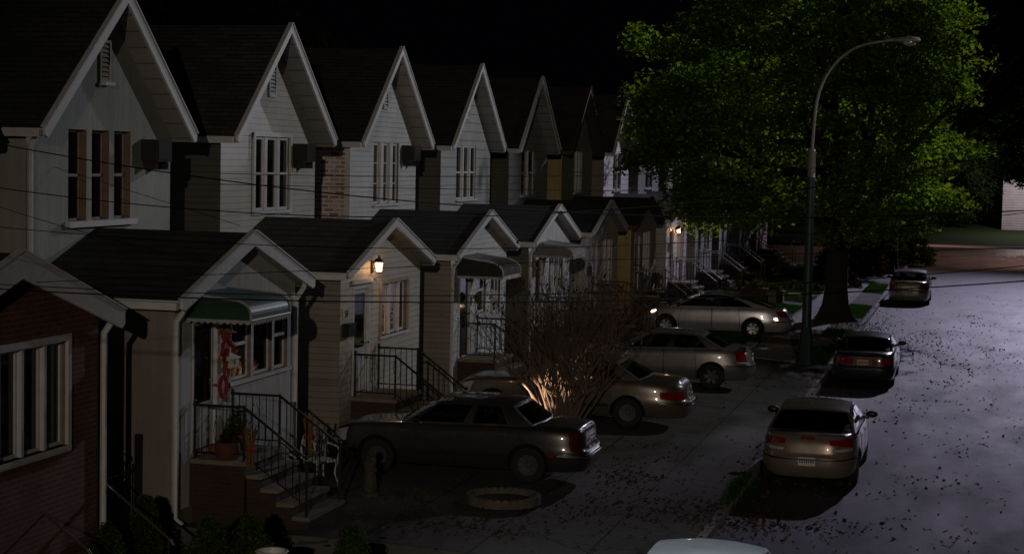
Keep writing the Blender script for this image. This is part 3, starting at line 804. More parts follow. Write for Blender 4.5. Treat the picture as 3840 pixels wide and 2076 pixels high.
far = [('cream stucco house beyond the lamp lit one, mostly behind the maple', 'stucco_cream', 'siding_tan', 'shingle_brown'),
       ('grey clapboard house second beyond the lamp lit house, hidden by leaves', 'siding_grey', 'siding_dark', 'shingle_black'),
       ('white clapboard house behind the maple trunk, third beyond the lamp lit house', 'siding_white', 'siding_grey', 'shingle_dark'),
       ('beige clapboard house at the far end of the row', 'siding_beige', 'siding_dark', 'shingle_black')]
for i, (lb, a, b, c) in enumerate(far):
    Hn = house(8+i, lb, a, b, a, b, c, c, up=[(-.8, .9, 4.86, 6.3)], low=[(-.2, 1.3, 2.2, 3.45)], door=DOOR, soff='soffit_grey')
    sash_window(Hn, 0, -.8, .9, 4.86, 6.3, 2, .08, 'white_trim', 'double', .09, .05); sash_window(Hn, PX, -.2, 1.3, 2.2, 3.45, 2, .1, 'white_trim', 'double', .09, .05)
    door_part(Hn, DOOR, 'door_white' if i % 2 else 'door_brown'); stoop(Hn, -.27-1.8, -.27-.3, 1.4, top='rail_grey')

# ------------------------------------------------------------------ cars
class Body:
    """car body as a stack of rounded plan outlines; local +X forward, Y left, Z up, origin on the ground under the middle"""
    def __init__(s, L, W, deck, zb=.22, n=5., wv=None, fv=None, rv=None):
        s.L, s.W, s.deck, s.zb, s.n = L, W, deck, zb, n
        s.wv = wv or [(0, .90), (.12, .96), (.35, 1), (.55, .995), (.72, .985), (.88, .965), (.96, .93), (1, .88)]
        s.fv = fv or [(0, .955), (.15, .985), (.35, 1), (.5, .997), (.56, .985), (.75, .97), (.92, .945), (1, .90)]
        s.rv = rv or [(0, .95), (.15, .985), (.35, 1), (.5, .998), (.55, .98), (.75, .972), (.93, .958), (1, .92)]
    @staticmethod
    def lerp(t, v):
        for (a, x), (b, y) in zip(t, t[1:]):
            if v <= b: return x+(y-x)*max(0, (v-a)/(b-a))
        return t[-1][1]
    def zt(s, x): return s.lerp(s.deck, x)
    def pt(s, a, v):
        c, sn = math.cos(a), math.sin(a); e = 2/s.n
        hl = s.L/2*s.lerp(s.fv if c > 0 else s.rv, v)
        x = hl*math.copysign(abs(c)**e, c); y = s.W/2*s.lerp(s.wv, v)*math.copysign(abs(sn)**e, sn)
        return Vector((x, y, s.zb+(s.zt(x)-s.zb)*v))
    def a_arc(s, d, end):
        """angle at arc distance d from the centre of the rear (or front) face, positive side"""
        key = end
        if not hasattr(s, '_t'): s._t = {}
        if key not in s._t:
            tab = []; acc = 0; p = None
            for i in range(801):
                q = (i/800)**2.2*math.pi/2
                a = math.pi-q if end == 'r' else q
                w = s.pt(a, .5); w.z = 0
                if p is not None: acc += (w-p).length
                tab.append((acc, a)); p = w
            s._t[key] = tab
        return s.lerp(s._t[key], d)
    def a_x(s, x, v):
        hl = s.L/2*s.lerp(s.fv if x > 0 else s.rv, v)
        return math.acos(max(-1, min(1, math.copysign((abs(x)/hl)**(s.n/2), x))))
    def nrm(s, a, v):
        e = 1e-3
        d1 = s.pt(a+e, v)-s.pt(a-e, v); d2 = s.pt(a, min(1, v+.01))-s.pt(a, max(0, v-.01))
        n = d1.cross(d2)
        if n.length < 1e-9: return Vector((1, 0, 0))
        n.normalize(); p = s.pt(a, v)
        return n if n.x*p.x+n.y*p.y > 0 else -n
    def patch(s, mb, pts_fn, nu, nv, off=.008, m=0, side=1):
        """pts_fn(u,v01) -> (a, v); slab standing off the body by `off`, with closed edges"""
        o = len(mb.v)
        for i in range(nu+1):
            for j in range(nv+1):
                a, v = pts_fn(i/nu, j/nv); p = s.pt(a, v); n = s.nrm(a, v)
                for q in (p+n*off, p-n*.012): mb.v.append((q.x, q.y*side, q.z))
        def I(i, j, k): return o+(i*(nv+1)+j)*2+k
        for i in range(nu):
            for j in range(nv):
                mb.f.append((I(i, j, 0), I(i+1, j, 0), I(i+1, j+1, 0), I(i, j+1, 0))); mb.m.append(m)
        for i in range(nu):
            for j in (0, nv): mb.f.append((I(i, j, 0), I(i+1, j, 0), I(i+1, j, 1), I(i, j, 1))); mb.m.append(m)
        for j in range(nv):
            for i in (0, nu): mb.f.append((I(i, j, 0), I(i, j+1, 0), I(i, j+1, 1), I(i, j, 1))); mb.m.append(m)
        return mb
    def light(s, mb, d0, d1, v0, v1, end, side, off=.01, m=0, taper=0.):
        def fn(u, w):
            d = d0+(d1-d0)*u
            lo = v0+taper*(u if taper > 0 else u-1)*(v1-v0)*0; vv = v0+(v1-v0)*w
            if taper: vv = v0+(v1-v0)*(w*(1-taper*(1-u))+taper*(1-u)) if taper > 0 else v0+(v1-v0)*(w*(1+taper*u))
            return s.a_arc(d, end), vv
        return s.patch(mb, fn, 10, 5, off, m, side)
    def band(s, mb, v0, v1, off=.01, m=0, which='all', n=100, x0=None, x1=None):
        """a strip right round the car, or over one end, or along the sides"""
        if which == 'side':
            for sd in (1, -1): s.patch(mb, lambda u, w: (s.a_x(x0+(x1-x0)*u, .5), v0+(v1-v0)*w), 24, 2, off, m, sd)
        else:
            D = x0
            for sd in (1, -1): s.patch(mb, lambda u, w: (s.a_arc(max(1e-4, D*u), which), v0+(v1-v0)*w), 26, 3, off, m, sd)
        return mb

def car(name, label, loc, rz, sp, group='parked cars'):
    L, W, H = sp['L'], sp['W'], sp['H']
    root = empty(name, loc, label, 'car', group, rz)
    B = Body(L, W, sp['deck'], n=sp.get('n', 5.), wv=sp.get('wv'), fv=sp.get('fv'), rv=sp.get('rv'))
    P = sp['paint']; mats = [P, 'well_black', 'trim_black']
    # ---- body shell
    xwb, xwt, xrt, xrb = sp['cab']            # windscreen base, windscreen top, rear glass top, rear glass base
    na, vs = 72, [0, .06, .14, .25, .35, .45, .5, .54, .62, .72, .82, .9, .95, .98, 1.]
    mb = MB(); half = []
    angs = []
    for i in range(na+1):
        t = i/na
        angs.append(t*math.pi)
    # extra samples at the rounded corners
    angs = sorted(set(angs + [math.pi*.5*(i/24)**2 for i in range(24)] + [math.pi-math.pi*.5*(i/24)**2 for i in range(24)]))
    K = len(angs); nv = len(vs)
    ring = angs + [-a for a in reversed(angs[1:-1])]; Rn = len(ring)
    for v in vs:
        for a in ring: mb.v.append(tuple(B.pt(a, v)))
    for j in range(nv-1):
        for i in range(Rn):
            i2 = (i+1) % Rn; mb.f.append((j*Rn+i, j*Rn+i2, (j+1)*Rn+i2, (j+1)*Rn+i)); mb.m.append(0)
    # deck and floor: bands between left and right points at the same station
    ny = 8
    def lid(j, crown, m):
        rows = []
        for i in range(K):
            l, r = j*Rn+i, (j*Rn+(Rn-i)) if 0 < i < K-1 else j*Rn+i
            pl, pr = Vector(mb.v[l]), Vector(mb.v[r])
            if i in (0, K-1): rows.append([l]*(ny+1)); continue
            row = [l]
            for k in range(1, ny):
                t = k/ny; p = pl.lerp(pr, t); s_ = 1-(2*t-1)**2
                ends = min(1, (i if i < K/2 else K-1-i)/14)
                mb.v.append((p.x, p.y, p.z+crown*s_*ends)); row.append(len(mb.v)-1)
            rows.append(row+[r])
        for i in range(K-1):
            for k in range(ny):
                q = [rows[i][k], rows[i+1][k], rows[i+1][k+1], rows[i][k+1]]
                q2 = []
                for z in q:
                    if z not in q2: q2.append(z)
                if len(q2) >= 3:
                    xm = sum(mb.v[z][0] for z in q2)/len(q2)
                    mb.f.append(tuple(q2)); mb.m.append(m if m else (2 if xrb+.05 < xm < xwb-.05 else 0))
    lid(nv-1, .035, 0); lid(0, 0, 1)
    body = mb.build('body', mats, root)
    recalc(body)
    # wheel arches
    cut = MB(); rw = sp.get('wr', .32); ra = rw+.055
    for x in sp['axles']:
        for s_ in (-1, 1):
            y0, y1 = s_*(W/2-.34), s_*(W/2+.2)
            pts = [(x+ra*math.cos(2*math.pi*i/36), rw+.01+ra*math.sin(2*math.pi*i/36)) for i in range(36)]
            cut.prism(pts, 'y', min(y0, y1), max(y0, y1), 1)
    co = cut.build('cutter', mats, root); recalc(co)
    bmod = body.modifiers.new('b', 'BOOLEAN'); bmod.object = co; bmod.operation = 'DIFFERENCE'; bmod.solver = 'EXACT'; bmod.material_mode = 'INDEX'
    bpy.context.view_layer.update()
    me = bpy.data.meshes.new_from_object(body.evaluated_get(bpy.context.evaluated_depsgraph_get()))
    body.modifiers.clear(); body.data = me; bpy.data.objects.remove(co)
    me.polygons.foreach_set('use_smooth', [True]*len(me.polygons)); me.set_sharp_from_angle(angle=R(38))
    # ---- cabin
    wb, wt = W/2*sp.get('wb', .90), W/2*sp.get('wt', .70); dz = .012
    zr = sp.get('roofdrop', .07); crown = .05
    def zroof(u):
        return H-crown-zr*abs(2*u-.85)**2.4*.55
    def side(u, t, s_=1):
        x = (xwb+(xrb-xwb)*u)*(1-t)+(xwt+(xrt-xwt)*u)*t
        bulge = .02*math.sin(math.pi*t)
        y = wb+(wt-wb)*t+bulge
        zl = B.zt(x)-dz
        zu = zroof(u)
        tt = t
        return Vector((x, y*s_, zl+(zu-zl)*tt))
    def scr(s_, t, front):
        u = 0 if front else 1; c = side(u, t, 1); b = (.16*(1-t)+.07*t)*(1-s_*s_)*(1 if front else -1)
        zc = crown*(1-s_*s_)*t+(.028*(1-s_*s_))*(1-t)
        return Vector((c.x+b, c.y*s_, c.z+zc))
    def roof(s_, u):
        c = side(u, 1, 1); b = .07*(1-s_*s_)*((1-u)-u)
        return Vector((c.x+b, c.y*s_, c.z+crown*(1-s_*s_)))
    cab = MB(); rf = sp.get('rmat', P); cm = [P, 'trim_black', rf]
    gl = {}
    def panel(fn, us, ts, cells, flip=False, sub=3):
        """cells[(i,j)] = 0 body / 1 rubber / name of a glass part"""
        for i in range(len(us)-1):
            for j in range(len(ts)-1):
                c = cells(i, j); tgt = cab if isinstance(c, int) else gl.setdefault(c, MB())
                for p in range(sub):
                    for q in range(sub):
                        ua, ub = us[i]+(us[i+1]-us[i])*p/sub, us[i]+(us[i+1]-us[i])*(p+1)/sub
                        ta, tb = ts[j]+(ts[j+1]-ts[j])*q/sub, ts[j]+(ts[j+1]-ts[j])*(q+1)/sub
                        v = [fn(ua, ta), fn(ub, ta), fn(ub, tb), fn(ua, tb)]
                        tgt.quad(*(v if not flip else v[::-1]), c if isinstance(c, int) else 0)
    b0, b1 = sp.get('bp', (.46, .51)); qp = sp.get('qp', .86)
    us = [0, .035, .06, b0-.012, b0, b1, b1+.012, qp-.02, qp, 1]; ts = [0, .06, .1, .84, .9, 1]
    def cs(tag_):
        def f(i, j):
            if i in (0, 8) or j in (0, 4): return 0
            if i in (1, 3, 5, 7) or j in (1, 3) or i == 4: return 1
            return 'front_window'+tag_ if i == 2 else 'rear_side_window'+tag_
        return f
    for s_, tg in ((1, 'L'), (-1, 'R')):
        panel(lambda u, t: side(u, t, s_), us, ts, cs(tg), s_ > 0)
    ss = [-1, -.93, -.90, .90, .93, 1]; tw = [0, .05, .09, .88, .93, 1]
    def cw(nm):
        def f(i, j):
            if i in (0, 4) or j == 4: return 0
            if j == 0: return 0 if nm == 'rear_window' else 1
            if i in (1, 3) or j in (1, 3): return 1
            return nm
        return f
    panel(lambda a, t: scr(a, t, True), ss, tw, cw('windshield'), False)
    panel(lambda a, t: scr(a, t, False), ss, tw, cw('rear_window'), True)
    panel(roof, [-1, -.5, 0, .5, 1], [0, .25, .5, .75, 1], lambda i, j: 2, False)
    cabo = cab.build('cabin', cm, root); recalc(cabo)
    bm = bmesh.new(); bm.from_mesh(cabo.data); bmesh.ops.remove_doubles(bm, verts=bm.verts, dist=.0008); bm.to_mesh(cabo.data); bm.free()
    cabo.data.polygons.foreach_set('use_smooth', [True]*len(cabo.data.polygons)); cabo.data.set_sharp_from_angle(angle=R(32))
    for k, g in gl.items():
        bm = None
        o = g.build(k.rstrip('LR'), 'car_glass', root, smooth=40)
        bm = bmesh.new(); bm.from_mesh(o.data); bmesh.ops.remove_doubles(bm, verts=bm.verts, dist=.0008); bm.to_mesh(o.data); bm.free()
        o.data.polygons.foreach_set('use_smooth', [True]*len(o.data.polygons))
    # ---- seats
    zs = B.zt(0)
    for x, ys, wd in ((xwt-.5, (-.36, .36), .25), (xrt+.3, (0,), .55)):
        for y in ys:
            mb = MB(); xx = x-.1
            mb.prism([(xx, zs-.1), (xx+.16, zs-.1), (xx+.06, zs+.16), (xx-.04, zs+.16)], 'y', y-wd, y+wd)
            for hy in ((y,) if wd < .4 else (-.34, .34)): mb.prism([(xx-.03, zs+.17), (xx+.06, zs+.17), (xx+.03, zs+.31), (xx-.05, zs+.31)], 'y', hy-.12, hy+.12)
            o = mb.build('seat', 'seat_cloth', root); recalc(o)
    if sp.get('wheelrim', True):
        mb = MB(); c = Vector((xwb-.45, .36, zs+.05)); mb.tube([c+Vector((.05*math.cos(q), .18*math.cos(q), .18*math.sin(q))) for q in [2*math.pi*i/16 for i in range(17)]], .015, 5); mb.build('steering_wheel', 'trim_black', root)
    # ---- doors with seams and handles
    d = sp['doors']
    for s_ in (1, -1):
        for (x0, x1) in d:
            mb = MB(); B.patch(mb, lambda u, w: (B.a_x(x0+(x1-x0)*u, .5), .1+.86*w), 8, 10, .004, 0, s_)
            do = mb.build('door', P, root, smooth=40); recalc(do)
            hb = MB(); xh = x0+.14; B.patch(hb, lambda u, w: (B.a_x(xh+.16*u, .8), .79+.05*w), 2, 2, .022, 0, s_); hb.build('door_handle', sp.get('handle', 'trim_black'), do)
    xs_ = sorted({round(q, 3) for p in d for q in p})
    for s_ in (1, -1):
        for x in xs_:
            sm = MB(); B.patch(sm, lambda u, w: (B.a_x(x-.007+.014*u, .5), .1+.87*w), 1, 10, .0062, 0, s_); sm.build('door_seam', 'trim_black', root)
        if sp.get('mould'):
            v0, v1 = sp['mould']; xa, xb = sp['axles'][1]+ra+.04, sp['axles'][0]-ra-.04
            sm = MB(); B.patch(sm, lambda u, w: (B.a_x(xa+(xb-xa)*u, .5), v0+(v1-v0)*w), 24, 2, .014, 0, s_); sm.build('side_moulding', 'trim_black', root)
    # ---- bumpers
    for end, nm in (('f', 'front_bumper'), ('r', 'rear_bumper')):
        b = MB(); v0, v1 = sp.get('bump', (.1, .5)); B.band(b, v0, v1, sp.get('boff', .022), 0, end, x0=W/2+sp.get('bwrap', .32))
        bo = b.build(nm, sp.get('bmat', P), root, smooth=35); recalc(bo)
        b = MB(); B.band(b, v1-.05, v1-.012, sp.get('boff', .022)+.006, 0, end, x0=W/2+sp.get('bwrap', .32)-.05)
        b.build('bumper_strip', sp.get('bstrip', 'trim_black'), bo)
    # ---- lights
    for s_ in (1, -1):
        for (end, nm, mt_, d0, d1, v0, v1, tp) in sp['lights']:
            b = MB(); B.light(b, d0, d1, v0, v1, end, s_, .012, 0, tp); lo = b.build(nm, mt_, root, smooth=40); recalc(lo)
    for (end, nm, mt_, d1, v0, v1, off) in sp.get('panels', ()):
        b = MB(); B.band(b, v0, v1, off, 0, end, x0=d1); b.build(nm, mt_, root, smooth=40)
    # ---- plate
    pv = sp.get('platev', .68); p = B.pt(math.pi, pv)
    b = MB(); b.box(p.x-.02, p.x+.02, -.155, .155, p.z-.078, p.z+.078); po = b.build('license_plate', sp.get('plate', 'plate'), root)
    b = MB(); rr = random.Random(L)
    for i in range(7):
        y = -.12+.04*i; b.box(p.x-.024, p.x-.0205, y-.012, y+.012, p.z-.03+rr.uniform(0, .012), p.z+.03-rr.uniform(0, .014))
    b.build('plate_marks', 'plate_ink', po)
    b = MB()
    for q in ((-.17, -.156, -.09, .09), (.156, .17, -.09, .09), (-.156, .156, .079, .09), (-.156, .156, -.09, -.079)): b.box(p.x-.028, p.x+.01, q[0], q[1], p.z+q[2], p.z+q[3])
    b.build('plate_frame', sp.get('pframe', 'chrome'), po)
    # ---- mirrors
    for s_ in (1, -1):
        b = MB(); y = s_*(W/2*.93); x = xwb-.32; z = B.zt(x)
        b.lathe2((x, y+s_*.13, z+.09), 1, 12, 8, 0, (.055, .12, .07)); b.box(x-.025, x+.03, min(y-s_*.05, y+s_*.08), max(y-s_*.05, y+s_*.08), z-.005, z+.06)
        b.build('side_mirror', sp.get('mirror', 'trim_black'), root, smooth=50)
    # ---- wheels
    for x in sp['axles']:
        for s_ in (1, -1):
            yo = s_*(W/2-.035)
            b = MB(); tw_ = .2
            b.lathe([(rw*.62, -tw_*.42), (rw*.8, -tw_*.5), (rw*.95, -tw_*.46), (rw, -tw_*.3), (rw, tw_*.3), (rw*.95, tw_*.46), (rw*.8, tw_*.5), (rw*.62, tw_*.42)], (x, yo-s_*tw_/2, rw), 28, 0, 'y')
            w = b.build('wheel', 'rubber', root, smooth=40); recalc(w)
            b = MB(); yf = yo-s_*.012; r0 = rw*.63
            b.lathe([(r0, 0), (r0*.93, -s_*.02), (r0*.86, -s_*.028)], (x, yf, rw), 28, 0, 'y')
            nsp = sp.get('spokes', 6)
            for k in range(nsp):
                q = 2*math.pi*k/nsp; c_, n_ = math.cos(q), math.sin(q)
                def pp(r_, t_, dy): return (x+r_*c_-t_*n_, yf-s_*dy, rw+r_*n_+t_*c_)
                w1, w2 = sp.get('spw', (.05, .07))
                b.add([pp(.02, -w1, .03), pp(r0*.9, -w2, .022), pp(r0*.9, w2, .022), pp(.02, w1, .03)], [(0, 1, 2, 3)])
            b.lathe([(.001, -s_*.008), (.045, -s_*.01), (.055, -s_*.026)], (x, yf, rw), 12, 0, 'y')
            b.build('rim', sp.get('rimmat', 'rim'), w, smooth=30)
            b = MB(); b.lathe([(.001, -s_*.08), (r0, -s_*.08)], (x, yf, rw), 20, 0, 'y'); b.build('brake_disc', 'well_black', w)
    return root, B

MT['paint_dark'] = paint('paint_dark', (.04, .037, .035), .4, .3)
MT['paint_tan'] = paint('paint_tan', (.125, .105, .088), .5, .3)
MT['paint_silver'] = paint('paint_silver', (.2, .195, .195), .6, .32)
MT['paint_silver_lav'] = paint('paint_silver_lav', (.62, .60, .66), .6, .32)
MT['paint_champagne'] = paint('paint_champagne', (.25, .20, .17), .4, .3)
MT['paint_charcoal'] = paint('paint_charcoal', (.03, .03, .034), .35, .28)
MT['paint_pewter'] = paint('paint_pewter', (.40, .36, .33), .6, .28)
MT['paint_ice'] = paint('paint_ice', (.78, .84, .9), .08, .3)

BOX = dict(n=6.5, fv=[(0, .96), (.2, .995), (.4, 1), (.52, 1), (.55, .985), (.8, .98), (.95, .965), (1, .94)],
           rv=[(0, .95), (.2, .99), (.4, 1), (.52, 1), (.55, .978), (.8, .972), (.95, .962), (1, .945)])
ROUND = dict(n=3.7, fv=[(0, .93), (.2, .985), (.38, 1), (.5, .995), (.62, .975), (.8, .935), (.93, .885), (1, .83)],
             rv=[(0, .93), (.2, .985), (.38, 1), (.5, .992), (.58, .975), (.8, .955), (.94, .93), (1, .89)])
MID = dict(n=4.6, fv=[(0, .94), (.2, .99), (.38, 1), (.5, .998), (.58, .98), (.8, .955), (.94, .92), (1, .88)],
           rv=[(0, .94), (.2, .99), (.38, 1), (.5, .998), (.55, .978), (.8, .966), (.94, .95), (1, .915)])
# dark boxy sedan nosed up to the houses
car('parked_sedan', 'dark brown boxy sedan nosed in towards the houses beside the ring planter', (-8.82, 30.75, .355), math.pi,
    dict(L=4.75, W=1.76, H=1.42, paint='paint_dark', cab=(.98, .28, -1.02, -1.42), deck=[(-2.4, .93), (-2.2, .97), (-1.4, 1.0), (1., .94), (1.9, .88), (2.4, .74)], axles=(1.42, -1.36),
         doors=[(-.02, 1.0), (-.98, -.04)], bump=(.06, .42), boff=.05, bmat='paint_dark', bstrip='chrome', mould=(.3, .36), wt=.74, wb=.91, bp=(.48, .53), qp=.84,
         lights=[('r', 'taillight', 'red_lens_dull', .7, .9, .5, .93, 0), ('r', 'side_marker', 'red_lens', 1.0, 1.28, .34, .42, 0), ('f', 'headlight', 'clear_lens', .45, .98, .55, .9, 0)],
         spokes=10, spw=(.02, .05), rimmat='hubcap', platev=.62, **BOX))
# long tan sedan behind the bush
car('parked_sedan', 'long tan sedan in the driveway behind the bare bush', (-8.45, 37.95, .35), math.pi,
    dict(L=5.3, W=1.93, H=1.46, paint='paint_tan', cab=(.95, .2, -1.05, -1.62), deck=[(-2.7, .9), (-2.4, .98), (-1.6, 1.02), (.95, .96), (2.1, .9), (2.65, .76)], axles=(1.6, -1.38),
         doors=[(-.1, .98), (-1.02, -.12)], bump=(.05, .46), boff=.05, bmat='paint_tan', bstrip='chrome', mould=(.28, .35), wt=.72, wb=.9,
         lights=[('r', 'taillight', 'red_lens', .56, 1.16, .54, .73, 0), ('f', 'headlight', 'clear_lens', .5, 1.1, .55, .88, 0)], spokes=12, spw=(.02, .045), rimmat='hubcap', platev=.62, **MID))
# silver sedan with a spoiler
c3, b3 = car('parked_sedan', 'silver sedan with rear spoiler and tall red tail lamp, nosed in left of lamp pole', (-7.6, 45.2, .33), math.pi,
    dict(L=4.5, W=1.72, H=1.43, paint='paint_silver', cab=(1.1, .3, -.95, -1.52), deck=[(-2.3, .96), (-2.05, 1.02), (-1.5, 1.03), (1.1, .95), (1.8, .86), (2.25, .66)], axles=(1.35, -1.25),
         doors=[(-.02, 1.02), (-.86, -.04)], bump=(.05, .5), boff=.016, wt=.7, wb=.9, bp=(.46, .5), qp=.87, bstrip='trim_black',
         lights=[('r', 'taillight', 'red_lens', .52, .84, .6, .93, 0), ('r', 'reversing_light', 'clear_lens', .54, .82, .545, .595, 0), ('f', 'headlight', 'clear_lens', .4, 1.0, .55, .85, 0)], spokes=6, spw=(.035, .05), rimmat='hubcap', platev=.76, handle='paint_silver', **ROUND))
mb = MB(); mb.prism([(-2.24, 1.09), (-2.0, 1.11), (-2.0, 1.085), (-2.24, 1.065)], 'y', -.62, .62)
for y in (-.55, .55): mb.box(-2.16, -2.08, y-.02, y+.02, .98, 1.075)
recalc(mb.build('spoiler', 'paint_silver', c3))
# oval silver sedan; small glowing lens patches stand in for its glints
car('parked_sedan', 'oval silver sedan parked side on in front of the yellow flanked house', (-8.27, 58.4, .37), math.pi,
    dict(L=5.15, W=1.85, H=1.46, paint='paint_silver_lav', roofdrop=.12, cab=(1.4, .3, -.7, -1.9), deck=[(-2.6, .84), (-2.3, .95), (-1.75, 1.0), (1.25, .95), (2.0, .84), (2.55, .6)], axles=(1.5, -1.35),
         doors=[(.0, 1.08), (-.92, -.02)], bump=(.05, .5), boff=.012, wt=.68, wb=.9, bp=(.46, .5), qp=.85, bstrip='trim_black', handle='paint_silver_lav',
         lights=[('r', 'taillight', 'red_lens', .5, .9, .66, .9, 0), ('r', 'tail_glint_patch', 'glint_glow_car', .93, 1.03, .53, .61, 0), ('f', 'corner_glint_patch', 'glint_glow_car', .9, 1.04, .8, .9, 0), ('f', 'headlight', 'clear_lens', .45, .98, .58, .9, 0), ('f', 'side_marker', 'red_lens', 1.3, 1.48, .42, .5, 0), ('r', 'side_marker', 'red_lens', 1.35, 1.55, .5, .57, 0)],
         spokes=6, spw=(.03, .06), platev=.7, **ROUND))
# champagne sedan at the kerb
car('parked_sedan', 'champagne sedan at the kerb, nearest whole car, seen from behind', (-2.9, 35.35, 0), math.pi/2,
    dict(L=4.75, W=1.84, H=1.42, paint='paint_champagne', cab=(1.15, .3, -1.0, -1.58), deck=[(-2.4, .97), (-2.1, 1.01), (-1.58, 1.0), (1.15, .95), (1.9, .86), (2.35, .64)], axles=(1.42, -1.34),
         doors=[(-.02, 1.05), (-.92, -.04)], bump=(.04, .5), boff=.02, wt=.71, wb=.9, bstrip='trim_black', handle='paint_champagne',
         lights=[('r', 'taillight', 'red_lens', .42, 1.0, .72, .92, .45), ('r', 'reversing_light', 'clear_lens', .46, .98, .63, .715, .3), ('f', 'headlight', 'clear_lens', .45, 1.0, .55, .85, 0)],
         panels=[('r', 'trunk_seam', 'trim_black', .5, .55, .575, .004), ('r', 'trunk_lip', 'paint_champagne', .78, .965, .995, .03), ('r', 'brake_light', 'red_lens', .14, .925, .96, .012)], platev=.42, spokes=6, **MID))
# dark coupe beside the lamp pole
car('parked_coupe', 'dark coupe at the kerb beside the lamp pole with an orange plate', (-2.88, 51.2, 0), math.pi/2,
    dict(L=4.55, W=1.72, H=1.36, paint='paint_charcoal', cab=(.95, .2, -1.0, -1.5), deck=[(-2.3, .88), (-2.1, .93), (-1.5, .95), (.95, .9), (1.9, .82), (2.3, .66)], axles=(1.3, -1.28),
         doors=[(-.35, 1.0)], bump=(.04, .46), boff=.045, bmat='paint_charcoal', wt=.72, wb=.9, bp=(.6, .64), qp=.86,
         lights=[('r', 'taillight', 'red_lens', .26, .84, .58, .84, 0), ('f', 'headlight', 'clear_lens', .45, .9, .55, .85, 0)],
         panels=[('r', 'tail_panel', 'trim_black', .85, .54, .88, .006)], platev=.7, plate='plate_orange', pframe='trim_black', spokes=8, rimmat='hubcap', **BOX))
# far pewter sedan
car('parked_sedan', 'pewter sedan with a pale roof edge at the kerb, farthest down the street', (-2.78, 81.4, 0), math.pi/2,
    dict(L=4.8, W=1.82, H=1.5, paint='paint_pewter', cab=(1.1, .3, -1.25, -1.75), deck=[(-2.4, 1.0), (-2.1, 1.04), (-1.7, 1.04), (1.1, .96), (1.9, .86), (2.4, .66)], axles=(1.42, -1.34),
         doors=[(-.02, 1.05), (-.98, -.04)], bump=(.04, .48), boff=.03, wt=.74, wb=.92, bstrip='trim_black',
         lights=[('r', 'taillight', 'red_lens', .5, .98, .6, .93, 0), ('f', 'headlight', 'clear_lens', .45, 1.0, .55, .85, 0)],
         panels=[('r', 'trunk_seam', 'trim_black', .7, .52, .55, .004)], platev=.4, spokes=6, **MID))
# the roof at the bottom edge
car('parked_sedan', 'pale blue grey car of which only the roof shows at the bottom edge', (-2.98, 20.95, 0), math.pi/2,
    dict(L=4.6, W=1.76, H=1.45, paint='paint_ice', cab=(1.15, .42, -.95, -1.55), deck=[(-2.3, .96), (-1.55, 1.0), (1.15, .95), (1.9, .86), (2.25, .66)], axles=(1.38, -1.28),
         doors=[(-.02, 1.05), (-.9, -.04)], wt=.74, wb=.9, handle='paint_ice',
         lights=[('r', 'taillight', 'red_lens', .45, .95, .6, .9, 0), ('f', 'headlight', 'clear_lens', .45, 1.0, .55, .85, 0)], **MID))
# ------------------------------------------------------------------ trees and plants
def leaf_cloud(name, C, rad, flat, per, size, mat, parent=None, seed=1, droop=.35):
    """C: clump centres (n,3); leaves spread round each clump"""
    g = np.random.default_rng(seed); n = len(C)
    idx = np.repeat(np.arange(n), per); m = len(idx)
    d = g.normal(0, 1, (m, 3)); d /= np.linalg.norm(d, axis=1)[:, None]; r = g.uniform(0, 1, m)**.45
    rr = (rad if np.ndim(rad) else np.full(n, rad))[idx]
    off = d*(r*rr)[:, None]; off[:, 2] *= flat
    c = C[idx]+off; c[:, 2] -= droop*(off[:, 0]**2+off[:, 1]**2)/np.maximum(rr, .1)*.5
    s = g.uniform(.6, 1.25, m)*size
    nrm = g.normal(0, .6, (m, 3)); nrm[:, 2] += 1; nrm /= np.linalg.norm(nrm, axis=1)[:, None]
    q = g.normal(0, 1, (m, 3)); ax = np.cross(nrm, q); ax /= np.linalg.norm(ax, axis=1)[:, None]; ay = np.cross(nrm, ax)
    ax *= s[:, None]; ay *= (s*g.uniform(.55, .95, m))[:, None]
    tip = c+ax+ay*0; V = np.stack([c-ax*.9, c-ay*.75+ax*.1-nrm*s[:, None]*.15, c+ax, c+ay*.75+ax*.1-nrm*s[:, None]*.15], 1).reshape(-1, 3)
    o = scatter_mesh(name, V, np.arange(len(V)).reshape(-1, 4), mat)
    if parent: o.parent = parent
    return o

def limbs(mb, p, d, r, L, depth, rnd, ends, spread=.6, up=.12, kids=(2, 3), n=8, seg=5, minr=.02, shr=.68):
    pts = [p]; rs = [r]; v = d.normalized()
    for i in range(seg):
        v = (v+Vector((rnd.gauss(0, .10), rnd.gauss(0, .10), rnd.gauss(0, .07)+up*.3))).normalized()
        pts.append(pts[-1]+v*(L/seg)); rs.append(r*(1-.38*(i+1)/seg))
    mb.tube(pts, rs, max(4, n))
    if depth == 0 or rs[-1] < minr: ends.append(pts[-1]); return
    k = rnd.randint(*kids)
    for i in range(k):
        a = rnd.uniform(0, 2*math.pi)
        w = (v+Vector((math.cos(a), math.sin(a), rnd.uniform(-.3, .5)))*spread*rnd.uniform(.7, 1.3)).normalized()
        limbs(mb, pts[-1], w, rs[-1]*.82, L*shr*rnd.uniform(.8, 1.15), depth-1, rnd, ends, spread, up, kids, n-1, seg, minr, shr)
    ends.append(pts[seg//2+1])

